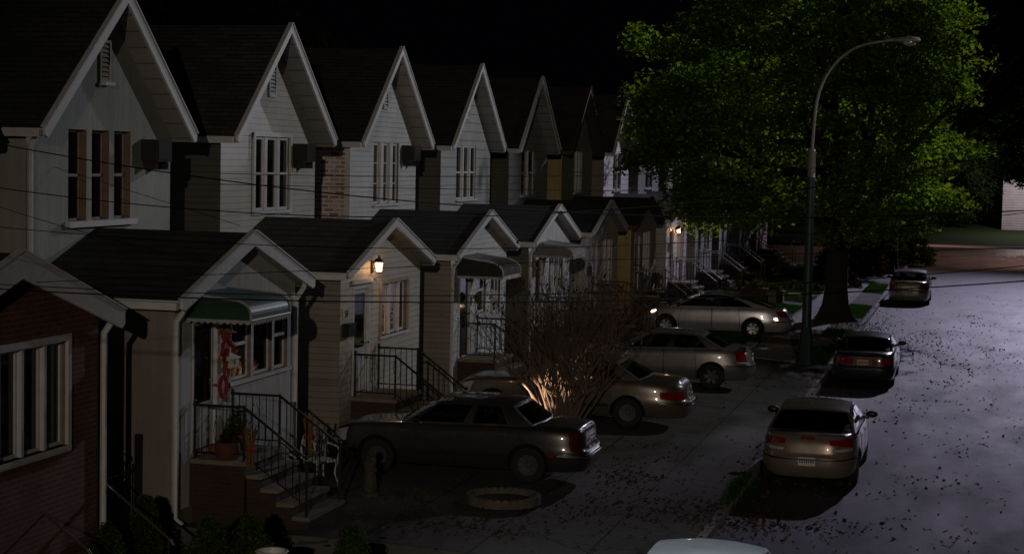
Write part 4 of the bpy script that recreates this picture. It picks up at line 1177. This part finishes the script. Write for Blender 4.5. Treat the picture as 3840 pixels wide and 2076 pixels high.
def tree(name, label, base, trunk, crown, seed, mat, per=150, size=.13, nclump=380, group=None, low=None, clr=(.85, 1.5), flat=.42, right=1., extra=()):
    """trunk=(radius, height to the fork); crown=(centre, radii)"""
    rnd = random.Random(seed); g = np.random.default_rng(seed)
    root = empty(name, base, label, 'tree', group)
    mb = MB(); r, h = trunk; ends = []
    prof = [(0, 2.0), (.25, 1.45), (.7, 1.12), (1.3, 1.0), (h*.7, .95), (h, 1.05)]
    o = len(mb.v); n = 18
    for (z, k) in prof:
        for j in range(n):
            q = 2*math.pi*j/n; fl = 1+.22*max(0, 1-z/1.2)*math.sin(q*5+1)+.05*math.sin(q*3+z)
            mb.v.append((r*k*fl*math.cos(q)+.03*z, r*k*fl*math.sin(q), z-.05))
    for i in range(len(prof)-1):
        for j in range(n): mb.f.append((o+i*n+j, o+i*n+(j+1) % n, o+(i+1)*n+(j+1) % n, o+(i+1)*n+j)); mb.m.append(0)
    cc = Vector(crown[0])-Vector(base); cr = crown[1]
    fork = Vector((.03*h, 0, h-.15))
    for i in range(6):
        a = 2*math.pi*(i+rnd.uniform(-.25, .25))/6
        d = Vector((math.cos(a)*.75, math.sin(a)*.75, rnd.uniform(.55, 1.2)))
        limbs(mb, fork, d, r*.62, cr[2]*.48, 3, rnd, ends, .55, .1)
    limbs(mb, fork, Vector((.08, 0, 1)), r*.75, cr[2]*.62, 3, rnd, ends, .5, .25)
    mb.build('trunk', 'bark', root, smooth=50)
    # clumps fill an uneven crown, thickest towards its outside
    C = []
    ph = g.uniform(0, 6.28, 6)
    while len(C) < nclump:
        d = g.normal(0, 1, 3); d /= np.linalg.norm(d)
        a = math.atan2(d[1], d[0])
        lump = 1+.10*math.sin(3*a+ph[0])+.08*math.sin(5*a+ph[1]+3*d[2])+.08*math.sin(4*d[2]*2+ph[2])+.06*math.sin(9*a+ph[3])
        q = g.uniform(.35, 1)**.55*min(lump, 1.06)
        p = np.array([cc.x+d[0]*cr[0]*q*(right if d[0] > 0 else 1), cc.y+d[1]*cr[1]*q, cc.z+d[2]*cr[2]*q])
        if low is not None:
            rr = math.hypot(p[0]-cc.x, p[1]-cc.y)/cr[0]
            if p[2] < low(rr): continue
        C.append(p)
    for e in ends[::3]:
        w = Vector(e)-cc; m = math.sqrt((w.x/(cr[0]*(right if w.x > 0 else 1)))**2+(w.y/cr[1])**2+(w.z/cr[2])**2)
        C.append(np.array(cc+w*min(1, .9/m)))
    for bx in extra:
        for _ in range(bx[6]): C.append(np.array([g.uniform(bx[0], bx[1])-base[0], g.uniform(bx[2], bx[3])-base[1], g.uniform(bx[4], bx[5])-base[2]]))
    C = np.array(C)
    leaf_cloud('crown', C, g.uniform(*clr, len(C)), flat, per, size, mat, root, seed)
    return root

tree('street_maple', 'big spreading green maple on the grass strip, its lower crown hanging over the porches', (-5.15, 68.2, .12), (.43, 3.4), ((-5.3, 68.2, 8.3), (8.1, 6.6, 7.6)), 11, 'maple_leaf', 175, .125, 370, 'street trees',
     low=lambda rr: 3.3+(1.9 if rr > .66 else .0)+(1.0 if rr < .25 else 0), right=.6, extra=((-12.4, -9.6, 65.5, 69.5, 5.4, 9.2, 46), (-10.6, -7.2, 64.5, 68.5, 3.9, 5.5, 26)))
tree('street_maple', 'slim street tree beyond the big maple, its trunk behind the farthest parked car', (-4.6, 100, .12), (.36, 3.6), ((-6, 100, 8.4), (4.2, 4.6, 4.6)), 23, 'dark_leaf', 120, .14, 130, 'street trees',
     low=lambda rr: 4.0)
tree('far_tree', 'broad dark tree at the road corner left of the far lawn', (-8.5, 131, .2), (.5, 3), ((-7, 131, 9.6), (8.2, 6, 8.6)), 59, 'dark_leaf', 120, .2, 300, 'trees across the far road', low=lambda rr: 2.2+2.5*(rr > .75))
tree('far_tree', 'tall dark tree rising behind the far lawn, right of the lamp arm', (-4.6, 149, .6), (.5, 5), ((-.6, 149, 15), (7.5, 6, 8.6)), 31, 'dark_leaf', 110, .22, 280, 'trees across the far road', low=lambda rr: 6.8)
tree('far_tree', 'tall dark tree at the top right corner beyond the others', (8.5, 150, .6), (.5, 5), ((8.5, 150, 17), (7.5, 6, 8)), 33, 'dark_leaf', 100, .22, 220, 'trees across the far road', low=lambda rr: 9)
tree('yard_tree', 'tree rising in the dark behind the second house roof', (-27, 58, .2), (.3, 4), ((-27, 58, 9.8), (4.6, 4.6, 5.6)), 41, 'dark_leaf', 120, .13, 150, low=lambda rr: 3.6)
tree('yard_tree', 'small tree glimpsed right of the second gable behind the roofs', (-25.5, 63.5, .2), (.25, 3), ((-25.5, 63.5, 7.4), (2.6, 2.6, 4.2)), 43, 'dark_leaf', 110, .12, 70, low=lambda rr: 3)
tree('far_tree', 'pale lit tree on the far lawn left of the pale garage wall', (-1.6, 158, .9), (.3, 2), ((-1.6, 158, 4.4), (3.4, 3, 3.4)), 51, 'pale_leaf', 110, .16, 90, 'trees across the far road', low=lambda rr: .8)
tree('far_tree', 'pale lit tree on the far lawn beside the pale garage wall', (1.2, 161, 1.1), (.3, 2), ((1.2, 161, 4.3), (2.4, 2.6, 3.2)), 53, 'pale_leaf', 110, .16, 80, 'trees across the far road', low=lambda rr: .8)
tree('far_tree', 'dark tree leaning over the pale garage at the right edge', (5.6, 142.6, .2), (.22, 3), ((4.2, 142.6, 7.6), (3.2, 2.6, 3.4)), 57, 'dark_leaf', 90, .17, 90, 'trees across the far road', low=lambda rr: 4)

def conifer(label, base, h, r, seed):
    root = empty('arborvitae', base, label, 'shrub', 'shrubs along the bottom edge'); g = np.random.default_rng(seed)
    C = []; n = int(150*h)
    for i in range(n):
        t = g.uniform(0, 1); z = h*(.06+.94*t**1.15); rr = r*(1-t**1.35)**.75*(1+g.normal(0, .06)); a = g.uniform(0, 6.28); q = g.uniform(.55, 1)
        C.append((rr*q*math.cos(a), rr*q*math.sin(a), z-.06))
    C.append((0, 0, h-.08))
    leaf_cloud('foliage', np.array(C), .13, 1.25, 60, .032, 'shrub_leaf', root, seed, 0)
    mb = MB(); mb.tube([(0, 0, 0), (0.01, 0, h*.5), (0, .01, h*.9)], [.05, .03, .01], 7); mb.build('stem', 'bark', root)
def at_z(x, y, z):
    d = ray(x, y); return CAM+d*((z-6)/d.z)
def shrub_at(label, x, ytop, Y, r, seed, z0=.05):
    d = ray(x, ytop); p = CAM+d*(Y/d.y); conifer(label, (p.x, p.y, z0), p.z-z0+.04, r, seed)
shrub_at('pointed green shrub at the bottom edge, between the rail and the round topped one', 785, 1962, 21.2, .5, 1)
shrub_at('round topped green shrub at the bottom edge in front of the brick steps', 935, 1950, 21.6, .52, 2)
shrub_at('pointed green shrub alone at the bottom edge below the ring planter', 1322, 1988, 21.0, .46, 3)
shrub_at('low dark shrub beside the brick wall at the bottom left', 405, 1985, 21.4, .42, 4)
shrub_at('narrow dark shrub between the two steel handrails', 545, 1878, 22.6, .34, 5)

# the bare, twiggy bush between the two driveway sedans
root = empty('bare_bush', (-7.95, 34.7, .345), 'bare twiggy bush with a few brown leaves between the two driveway sedans', 'bush')
rnd = random.Random(5); mb = MB(); ends = []
for i in range(72):
    a = rnd.uniform(0, 2*math.pi); lean = rnd.uniform(.1, .62)
    p = Vector((math.cos(a)*rnd.uniform(.02, .17), math.sin(a)*rnd.uniform(.02, .17), 0))
    d = Vector((math.cos(a)*lean, math.sin(a)*lean, 1))
    limbs(mb, p, d, rnd.uniform(.02, .036), rnd.uniform(.9, 1.38), 4, rnd, ends, .47, .18, (2, 3), 5, 4, .002, .74)
mb.build('stems', 'twig', root, smooth=60)
E_ = np.array([tuple(e) for e in ends]); g = np.random.default_rng(9); sel = E_[g.choice(len(E_), min(len(E_), 900), False)]
sel = sel[sel[:, 2] > .9]
o = scatter_mesh('dry_leaves', leaf_quads(sel[:, 0], sel[:, 1], sel[:, 2], g.uniform(.015, .04, len(sel)), .9), np.arange(len(sel)*4).reshape(-1, 4), 'brown_leaf'); o.parent = root

def mound(name, label, cat, base, r, h, mat, seed, per=70, size=.06, n=60, group=None, parent_stem=True):
    root = empty(name, base, label, cat, group); g = np.random.default_rng(seed); C = []
    for _ in range(n):
        d = g.normal(0, 1, 3); d /= np.linalg.norm(d); d[2] = abs(d[2]); q = g.uniform(.4, 1)**.5*(1+.15*math.sin(4*d[0]+seed))
        C.append((d[0]*r*q, d[1]*r*q, max(.05, d[2]*h*q)))
    leaf_cloud('foliage', np.array(C), r*.3, .8, per, size, mat, root, seed, 0)
    mb = MB()
    for i in range(7):
        a = i*.9; mb.tube([(0, 0, 0), (math.cos(a)*r*.35, math.sin(a)*r*.35, h*.45), (math.cos(a)*r*.55, math.sin(a)*r*.55, h*.75)], [.02, .014, .006], 5)
    mb.build('stems', 'twig', root)
mound('shrub', 'rounded brownish shrub behind the farthest parked car', 'shrub', (-6.6, 97, .2), 1.7, 2.3, 'brown_leaf', 3, 90, .09, 90, 'shrubs near the far corner')
mound('shrub', 'low dark red shrub on the lawn left of the farthest parked car', 'shrub', (-6.3, 86.5, .2), .8, 1.1, 'brown_leaf', 4, 70, .07, 50, 'shrubs near the far corner')
mound('shrub', 'dark evergreen shrub at the road corner right of the farthest parked car', 'shrub', (-4.0, 112, .12), 1.4, 1.9, 'dark_leaf', 5, 90, .1, 80, 'shrubs near the far corner')
mound('shrub', 'dark evergreen hedge plant between the brownish shrub and the road corner', 'shrub', (-5.4, 107, .12), 1.5, 2.2, 'dark_leaf', 6, 90, .1, 80, 'shrubs near the far corner')
mound('shrub', 'leafy plant beside the steps of the yellow flanked house', 'shrub', (-11.0, 61.6, .38), .5, .95, 'maple_leaf', 7, 60, .07, 40)
mound('shrub', 'dark bush at the foot of the lamp lit clapboard house steps', 'shrub', (-10.1, 34.9, .38), .42, .7, 'dark_leaf', 8, 80, .045, 40)
for i, (x, y) in enumerate(((-8.9, 70.3), (-8.3, 76.8), (-9.2, 84))):
    mound('shrub', ['twiggy reddish shrub by the railings beyond the oval silver sedan', 'twiggy reddish shrub beside the stacked planters', 'dark twiggy shrub in front of the last porches'][i], 'shrub', (x-1, y, .38), .8, 1.1, 'brown_leaf', 20+i, 60, .06, 40, 'shrubs by the far porches')
# flower bed: each plant a thing
k = 0
for i in range(9):
    x = -9.6+.34*i; y = 80.6+.5*math.sin(i*1.7)
    mound('flower_plant', 'flowering plant in the bed on the lit lawn', 'flower', (x, y, .36), .26, .36, 'flower_mix', 60+i, 40, .05, 16, 'flowers in the bed behind the oval silver sedan')
for i in range(5):
    mb = MB(); x = -9.7+.72*i; mb.box(-.26, .26, -.06, .06, 0, .13)
    o = mb.build('edging_stone', 'white_trim', None, loc=(x, 77.3, gz(x)+.02)); tag(o, 'white edging stone in a row along the lawn', 'edging stone', 'edging stones of the flower bed')
# ------------------------------------------------------------------ street furniture and small things
root = empty('street_lamp', (-4.75, 52.6, .12), 'unlit street lamp with green tapered pole and curved grey arm', 'street lamp')
mb = MB(); mb.lathe([(.001, 0), (.25, 0), (.25, .05), (.215, .35), (.185, .9), (.165, 1.05), (.145, 1.15)], (0, 0, 0), 8); mb.build('base', 'pole_green', root)
mb = MB(); mb.lathe([(.142, 1.12), (.132, 3.2), (.12, 5.54)], (0, 0, 0), 14); mb.build('pole', 'pole_green', root, smooth=50)
mb = MB(); mb.lathe([(.128, 5.54), (.118, 5.56), (.11, 6.34), (.10, 6.36), (.001, 6.37)], (0, 0, 0), 14); mb.box(.02, .12, -.15, -.1, 5.65, 6.3); mb.build('collar', 'pole_grey', root, smooth=40)
pts = [(0, 0, 6.3), (.03, 0, 7.1)] + [(.06+1.75*(1-math.cos(q)), 0, 7.35+2.1*math.sin(q)) for q in [math.pi/2*i/14 for i in range(1, 14)]] + [(2.0, 0, 9.5), (2.5, 0, 9.54)]
mb = MB(); mb.tube(pts, [.05]*6+[.042]*(len(pts)-6), 8); mb.build('arm', 'pole_grey', root, smooth=50)
mb = MB(); mb.lathe([(.03, -.6), (.05, -.35), (.085, -.08), (.1, .12), (.08, .3), (.001, .38)], (2.62, 0, 9.53), 12, 0, 'x'); lh = mb.build('lamp_head', 'pole_grey', root, smooth=50)
mb = MB(); mb.lathe2((2.68, 0, 9.46), 1, 14, 8, 0, (.2, .1, .11)); mb.build('lamp_lens', 'clear_lens', lh, smooth=60)

# scalloped ring planter
root = empty('ring_planter', (-7.42, 28.15, .342), 'round scalloped stone planter ring filled with soil on the paving', 'planter')
mb = MB(); n = 30
for i in range(n):
    a = 2*math.pi*i/n; w = 2*math.pi*.58/n*.5
    c, s = math.cos(a), math.sin(a)
    prof = [(-w, 0), (w, 0), (w, .11)] + [(w*math.cos(q), .11+.045*math.sin(q)) for q in [math.pi*j/6 for j in range(1, 6)]] + [(-w, .11)]
    for r0, r1 in ((.54, .62),):
        v = [(r*c-p[0]*s*r/.58, r*s+p[0]*c*r/.58, p[1]) for r in (r0, r1) for p in prof]; k = len(prof)
        mb.add(v, [tuple(range(k))[::-1], tuple(range(k, 2*k))]+[(j, (j+1) % k, (j+1) % k+k, j+k) for j in range(k)])
recalc(mb.build('ring', 'scallop', root))
mb = MB(); mb.lathe([(.001, .08), (.3, .07), (.535, .05)], (0, 0, 0), 20); mb.build('soil', 'soil', root)

# garden statue: robed child figure with lowered head
root = empty('garden_statue', (-9.62, 27.75, .38), 'small weathered garden figure with a bare head standing before the dark sedan', 'statue')
mb = MB(); mb.lathe([(.001, .06), (.14, .06), (.16, 0)], (0, 0, 0), 12)
mb.build('plinth', 'statue_stone', root)
mb = MB(); mb.lathe([(.10, .06), (.12, .12), (.10, .3), (.085, .42), (.1, .52), (.095, .58), (.045, .62), (.035, .66)], (0, 0, 0), 14, wob=.05)
mb.ball((.025, 0, .715), .068, 12, 9, 0, (1, .9, 1.12))
for s in (-1, 1): mb.tube([(.0, s*.095, .57), (.03, s*.125, .47), (.085, s*.05, .43)], [.032, .028, .022], 8)
mb.ball((.092, 0, .71), .012, 6, 4); mb.ball((.1, 0, .43), .03, 8, 5)
mb.build('figure', 'statue_stone', root, smooth=60)

# ornate white garden chairs
def garden_chair(loc, rz, label):
    root = empty('garden_chair', loc, label, 'chair', 'white garden chairs', rz)
    mb = MB(); mb.box(-.22, .22, -.22, .22, .42, .45); mb.build('seat', 'white_iron', root)
    mb = MB()
    out = [(-.22, y, .45+h) for y, h in ((-.24, 0), (-.25, .2), (-.2, .38), (-.1, .46), (0, .5), (.1, .46), (.2, .38), (.25, .2), (.24, 0))]
    mb.tube(out, .02, 6)
    for i in range(5):
        y = -.16+.08*i
        mb.tube([(-.22, y, .45), (-.22, y+.03, .6), (-.22, y-.03, .75), (-.22, y*.8, .9-.3*abs(y))], .016, 5)
    for z in (.55, .68, .8): mb.tube([(-.22, -.2, z), (-.22, -.07, z+.05), (-.22, .07, z-.02), (-.22, .2, z+.02)], .014, 5)
    mb.build('backrest', 'white_iron', root)
    for s in (-1, 1):
        mb = MB(); mb.tube([(-.22, s*.24, .7), (.1, s*.27, .66), (.2, s*.25, .6), (.2, s*.22, .45)], .016, 6); mb.build('armrest', 'white_iron', root)
        for x in (-1, 1):
            mb = MB(); mb.tube([(x*.2, s*.2, .42), (x*.17, s*.18, .22), (x*.23, s*.22, 0)], [.026, .016, .02], 6); mb.build('leg', 'white_iron', root)
garden_chair((-10.72, 28.35, .38), R(-35), 'ornate white iron garden chair nearest the dark sedan')
garden_chair((-10.95, 27.2, .38), R(20), 'ornate white iron garden chair half behind the stair railing')

# autumn things on the first stoop (platform z 1.36, local frame world)
zt = 1.36
def corn(loc, label, h=.75):
    root = empty('cornstalk_figure', loc, label, 'decoration', 'orange autumn stalk decorations'); rr = random.Random(label)
    mb = MB()
    for i in range(16):
        a = rr.uniform(0, 6.28); x, y = .05*math.cos(a), .05*math.sin(a)
        mb.tube([(x, y, 0), (x*.7, y*.7, h*.5), (x*1.8, y*1.8, h*rr.uniform(.8, 1.05))], [.014, .014, .008], 4)
    mb.build('stalks', 'straw', root)
    mb = MB(); mb.lathe([(.07, h*.42), (.09, h*.46), (.07, h*.5)], (0, 0, 0), 10); mb.ball((.07, 0, h*.47), .05, 8, 5); mb.build('bow', 'orange', root)
corn((-10.45, 24.66, 1.3), 'orange straw bundle tied to the near stair railing of the green awning house', .62)
corn((-10.2, 26.42, 1.2), 'orange straw bundle tied to the far stair railing of the green awning house', .7)
def pumpkin(loc, r, label):
    root = empty('pumpkin', loc, label, 'pumpkin', 'pumpkins on the first stoop'); mb = MB(); n = 24; k = 8
    o = 0
    for i in range(k+1):
        t = math.pi*i/k
        for j in range(n):
            q = 2*math.pi*j/n; rr = r*math.sin(t)*(1+.07*math.cos(q*8)); mb.v.append((rr*math.cos(q), rr*math.sin(q), r*.8+r*.8*math.cos(t)))
    for i in range(k):
        for j in range(n): mb.f.append((i*n+j, (i+1)*n+j, (i+1)*n+(j+1) % n, i*n+(j+1) % n)); mb.m.append(0)
    mb.build('shell', 'orange', root, smooth=60)
    mb = MB(); mb.tube([(0, 0, r*1.5), (.01, 0, r*1.75), (.03, 0, r*1.9)], [.02, .014, .01], 5); mb.build('stalk', 'bark', root)
pumpkin((-11.1, 25.62, zt), .16, 'larger orange pumpkin on the stoop under the green awning')
pumpkin((-11.28, 25.25, zt), .11, 'smaller orange pumpkin by the door under the green awning')
root = empty('flower_pot', (-11.25, 26.05, zt), 'terracotta pot with drooping plant on the stoop under the green awning', 'flower pot')
mb = MB(); mb.lathe([(.001, 0), (.1, 0), (.15, .22), (.165, .22), (.165, .26), (.13, .26), (.12, .22), (.001, .22)], (0, 0, 0), 14); mb.build('pot', 'terracotta', root, smooth=40)
g = np.random.default_rng(77); leaf_cloud('plant', g.normal(0, .08, (16, 3))+np.array([0, 0, .34]), .12, 1, 30, .045, 'shrub_leaf', root, 77, .2)
root = empty('barrel_planter', (-10.95, 24.95, zt), 'low red barrel planter at the railing of the first stoop', 'planter')
mb = MB(); mb.lathe([(.001, 0), (.16, 0), (.2, .12), (.2, .2), (.17, .26), (.15, .26), (.15, .22), (.001, .22)], (0, 0, 0), 16); mb.build('tub', 'terracotta', root, smooth=40)
leaf_cloud('plant', g.normal(0, .06, (10, 3))+np.array([0, 0, .3]), .1, 1, 24, .04, 'brown_leaf', root, 78, .2)

# red scarecrow and small wreath hanging on the wall between door and window of the first porch
root = empty('scarecrow_doll', (XP+.05, 25.92, 2.72), 'red autumn scarecrow doll hanging on the white wall beside the first door', 'decoration')
mb = MB(); mb.ball((.04, 0, .42), .12, 10, 7, 0, (.6, 1, 1)); mb.add([(.04, -.16, .3), (.04, .16, .3), (.02, .1, -.02), (.02, -.12, .02), (.1, 0, .2)], [(0, 1, 4), (1, 2, 4), (2, 3, 4), (3, 0, 4)])
for s in (-1, 1): mb.tube([(.05, s*.1, .3), (.08, s*.2, .22), (.06, s*.24, .12)], [.05, .04, .025], 6); mb.tube([(.05, s*.05, .02), (.05, s*.08, -.14), (.05, s*.06, -.24)], [.04, .03, .02], 6)
mb.build('doll', 'red_cloth', root)
mb = MB(); mb.lathe([(.17, .47), (.1, .5), (.08, .62), (.001, .63)], (.04, 0, 0), 10); mb.build('hat', 'straw', root)
root = empty('harvest_wreath', (XP+.05, 25.86, 2.2), 'small red and straw wreath hanging below the cream mailbox', 'decoration')
mb = MB(); mb.tube([(.02, .13*math.sin(q), .13+.16*math.cos(q)) for q in [2*math.pi*i/18 for i in range(19)]], .035, 6); mb.build('ring', 'red_cloth', root)
mb = MB(); mb.ball((.06, 0, -.05), .055, 8, 6); mb.ball((.06, .06, .28), .03, 8, 6); mb.build('ornament', 'straw', root)

# iron gate between the brick porch house and the stucco house
root = empty('iron_gate', (-12.0, 23.1, .3), 'black wrought iron gate with scrolls beside the brick porch', 'gate')
for y in (-1.05, .98): mb = MB(); mb.box(-.045, .045, y-.045, y+.045, 0, 1.5 if y > 0 else 1.35); mb.build('post', 'iron', root)
mb = MB()
for i in range(12): mb.tube([(0, -.95+.16*i, .08), (0, -.95+.16*i, 1.15+.06*math.sin(i))], .011, 5)
for z in (.1, 1.0): mb.box(-.012, .012, -1.0, .93, z-.015, z+.015)
for s in (-1, 1): mb.tube([(0, s*.45+.2*math.cos(q)*(1-q/9), 1.15+.16*math.sin(q)*(1-q/9)) for q in [i*.5 for i in range(14)]], .012, 5)
mb.build('gate_leaf', 'iron', root)

# steel handrails of the brick porch steps, bottom left
def steel_rail(label, x0, y0, x1, y1, d0, d1):
    a, b = at_depth(x0, y0, d0), at_depth(x1, y1, d1)
    root = empty('handrail', (b.x, b.y, 0), label, 'handrail', 'handrails of the brick porch steps')
    mb = MB(); A, Bq = a-Vector((b.x, b.y, 0)), b-Vector((b.x, b.y, 0))
    mb.tube([A, Bq, Bq+Vector((.05, 0, -.07))], .02, 7); mb.build('rail', 'iron_shiny', root)
    for t in (.04, .97):
        mb = MB(); p = A.lerp(Bq, t); mb.tube([(p.x, p.y, p.z-.02), (p.x, p.y, -.0)], .016, 6); mb.build('post', 'iron', root)
steel_rail('steel handrail reaching out past the downspout of the brick porch', 368, 1785, 640, 2022, 24.6, 23.6)
steel_rail('dim steel handrail in front of the brick porch window', 100, 1868, 330, 2060, 23.2, 22.3)
# low block wall at the bottom left
mb = MB(); p = at_z(0, 2045, .55); q = at_z(380, 2052, .55)
d = (q-p).normalized()
mb.box(0, 3.4, -.12, .12, 0, .45, 0); mb.box(-.02, 3.42, -.14, .14, .452, .52, 1)
o = mb.build('garden_wall', ['brick_stoop', 'stone_step'], None, loc=(p.x-1.4, p.y, .03)); tag(o, 'low block garden wall under the brick porch window at the bottom left', 'wall')
# white ceramic urn between the two shrubs
root = empty('garden_urn', (-8.15, 20.6, .05), 'white ceramic urn at the bottom edge right of the round topped shrub', 'urn')
p = CAM+ray(1020, 2062)*(20.6/ray(1020, 2062).y); root.location = (p.x, p.y, .05); h = p.z-.05
mb = MB(); mb.lathe([(.001, 0), (.16, 0), (.12, .1), (.07, h*.35), (.12, h*.5), (.2, h*.8), (.19, h), (.17, h), (.16, h*.9), (.001, h*.88)], (0, 0, 0), 18); mb.build('bowl', 'ceramic', root, smooth=40)
mb = MB(); mb.lathe([(.195, h-.02), (.215, h-.01), (.195, h+.005)], (0, 0, 0), 18); mb.build('rim', 'ceramic', root)

# stacked planters by the far porches
for i, (x, y, s, lb) in enumerate(((-8.7, 72.8, .5, 'dark square planter box on the edge of the lit lawn'), (-8.0, 73.4, .4, 'smaller stone planter box on the lit lawn beside the dark one'))):
    root = empty('planter_box', (x, y, .36), lb, 'planter', 'planter boxes on the far lawn')
    mb = MB(); mb.box(-s, s, -s*.6, s*.6, 0, s*1.1); mb.box(-s-.04, s+.04, -s*.6-.04, s*.6+.04, s*1.1+.002, s*1.2); mb.build('box', 'stone_step' if i else 'brick_stoop', root)
    leaf_cloud('plants', g.normal(0, s*.35, (16, 3))*np.array([1.4, .8, .4])+np.array([0, 0, s*1.45]), .16, .8, 30, .06, 'flower_mix', root, 90+i, 0)

# low wall and pale garage across the far road
mb = MB(); mb.box(-9, -4.2, 121.9, 122.2, 0, .75); mb.box(-9.03, -4.17, 121.86, 122.24, .752, .84)
tag(mb.build('low_wall', 'siding_grey'), 'low grey wall at the far road corner', 'wall')
root = empty('garage', (6.2, 156, .8), 'pale clapboard garage across the far road at the right edge', 'garage')
mb = MB(); mb.box(-4.2, 5, 0, 8, -.8, 4.6); mb.build('wall', 'stucco_lav', root)
mb = MB(); mb.prism([(-4.6, 4.5), (5.4, 4.5), (.4, 7.3)], 'y', -.4, 8.4); mb.build('roof', 'brick_red', root)
mb = MB(); mb.box(-1.6, 1.6, -.06, -.01, -.5, 2.2); mb.build('garage_door', 'white_trim', root)

# overhead wires: real cables, about 17 m out, strung across the view
def wire(label, pts, depth, r=.0065):
    """pts: where the cable is seen; carried on past both edges of the picture"""
    q = sorted(pts); d0, d1 = depth if isinstance(depth, tuple) else (depth, depth)
    def P(x, y): return at_depth(x, y, d0+(d1-d0)*(x/3840))
    dense = []
    n = 40
    xs = np.array([p[0] for p in q], float); ys_ = np.array([p[1] for p in q], float)
    co = np.polyfit(xs, ys_, 2 if len(q) > 2 else 1)
    x0 = xs[0]-(250 if xs[0] < 60 else 0); x1 = xs[-1]+(250 if xs[-1] > 3780 else 0)
    for i in range(n+1):
        x = x0+(x1-x0)*i/n; dense.append(P(x, float(np.polyval(co, x))))
    mb = MB(); o0 = dense[0]; mb.tube([p-o0 for p in dense], r*.75, 5)
    o = mb.build('overhead_wire', 'wire', None, loc=o0); tag(o, label, 'wire', 'overhead wires')
wire('upper overhead cable crossing the three deep brown windows near their tops', [(0, 543), (281, 592), (628, 640), (960, 690), (1563, 769), (2400, 800), (3840, 790)], 17, .008)
wire('thin overhead cable starting at the corner downspout of the stucco house', [(85, 590), (250, 640), (628, 760), (900, 845)], (28, 26), .006)
wire('overhead cable from the left edge passing low across the three deep windows', [(0, 703), (320, 745), (628, 780), (960, 800), (1700, 812), (2400, 776), (3840, 560)], 17.4, .007)
wire('thin overhead cable sagging below the window sill of the stucco house', [(0, 776), (320, 872), (640, 950)], (18, 26), .005)
wire('overhead cable just above the brick porch roof peak', [(0, 848), (310, 878), (894, 921), (1500, 932), (2400, 913), (3000, 880), (3840, 800)], 17.8, .0055)
wire('overhead cable crossing the green awning house roof edge and the lit lamp gable', [(136, 1047), (306, 1062), (836, 1030), (1500, 1000), (2400, 968), (3840, 930)], 18, .005)
wire('lowest pair of overhead cables, the upper one over the green awning', [(0, 1060), (665, 1098), (960, 1107), (1700, 1118), (2400, 1075), (3840, 1000)], 16.6, .006)
wire('lowest pair of overhead cables, the lower one running on over the road at right', [(0, 1082), (211, 1095), (673, 1118), (1396, 1130), (1700, 1133), (2400, 1124), (3488, 1076), (3840, 1054)], 16.8, .0085)
wire('thin overhead cable level across the upper windows from the beige gable house on', [(820, 650), (1654, 662), (2400, 655)], 18.5, .0045)
wire('thin overhead cable level under the upper windows from the beige gable house on', [(820, 690), (1658, 708), (2400, 715)], 18.7, .0045)
# ------------------------------------------------------------------ light
w = bpy.data.worlds.new("World"); SC.world = w; w.use_nodes = True
bg = w.node_tree.nodes['Background']; bg.inputs[0].default_value = (.5, .55, 1, 1); bg.inputs[1].default_value = .0009

def lamp(name, kind, loc, power, color, size=.3, target=None, angle=60, blend=.5):
    d = bpy.data.lights.new(name, kind); d.energy = power; d.color = color
    if kind in ('POINT', 'SPOT'): d.shadow_soft_size = size
    if kind == 'SPOT': d.spot_size = R(angle); d.spot_blend = blend
    o = bpy.data.objects.new(name, d); COL.objects.link(o); o.location = loc
    if target is not None: o.rotation_euler = (Vector(target)-Vector(loc)).to_track_quat('-Z', 'Y').to_euler()
    return o
# tall floodlight far down the street: rims everything from behind
lamp('flood_spot', 'SPOT', (10, 131, 33), 72000, (.78, .72, 1.0), 0.5, (-4, 82, 0), 44, 1.0)
# extra spot added beside it to brighten the maple and the gables behind
lamp('flood_spot', 'SPOT', (10.6, 131, 33.4), 48000, (.9, .86, .95), .5, (-8.5, 67, 9.5), 17, .6)
# cool lamp across the road that rakes the near house fronts
lamp('front_lamp', 'SPOT', (13, 56, 15), 6900, (.93, .95, 1.0), .35, (-14, 41, 6.6), 54, .8)
# warm street lamp behind the camera
lamp('street_light', 'SPOT', (8, -36, 14), 20000, (1.0, .84, .66), .2, (-4, 44, 2.5), 31, .9)
# warm light at the far corner
lamp('corner_light', 'SPOT', (7, 124, 8), 5500, (1.0, .56, .42), .2, (-1, 124, 0), 125, .5)
lamp('garage_fill', 'POINT', (4.5, 150, 6), 650, (1.0, .84, .84), .1)  # fill added to brighten the pale garage wall and nearby trees
# unseen fill spot added to brighten the car roof at the bottom edge
lamp('near_fill', 'SPOT', (-4.2, 13, 10), 1900, (.86, .94, 1.0), .15, (-3.4, 20.8, 1), 40, .7)
# porch lamps
lamp('porch_light', 'POINT', (-11.3, 33.08, 3.82), 14, (1.0, .58, .3), .06)
lamp('porch_light', 'POINT', (-11.3, 69.25, 3.33), 14, (1.0, .58, .3), .06)
lamp('bush_fill', 'SPOT', (-9.7, 33.6, .75), 1100, (1.0, .70, .50), .02, (-8.3, 34.6, 1.3), 30, .7)  # low warm spot added to brighten the bush stems, no fixture

SC.render.engine = 'CYCLES'
SC.cycles.use_denoising = True
SC.cycles.max_bounces = 5; SC.cycles.transparent_max_bounces = 10
SC.cycles.sample_clamp_indirect = 3; SC.cycles.caustics_reflective = False; SC.cycles.caustics_refractive = False
SC.view_settings.view_transform = 'Standard'; SC.view_settings.look = 'None'; SC.view_settings.gamma = 1; SC.view_settings.exposure = 0
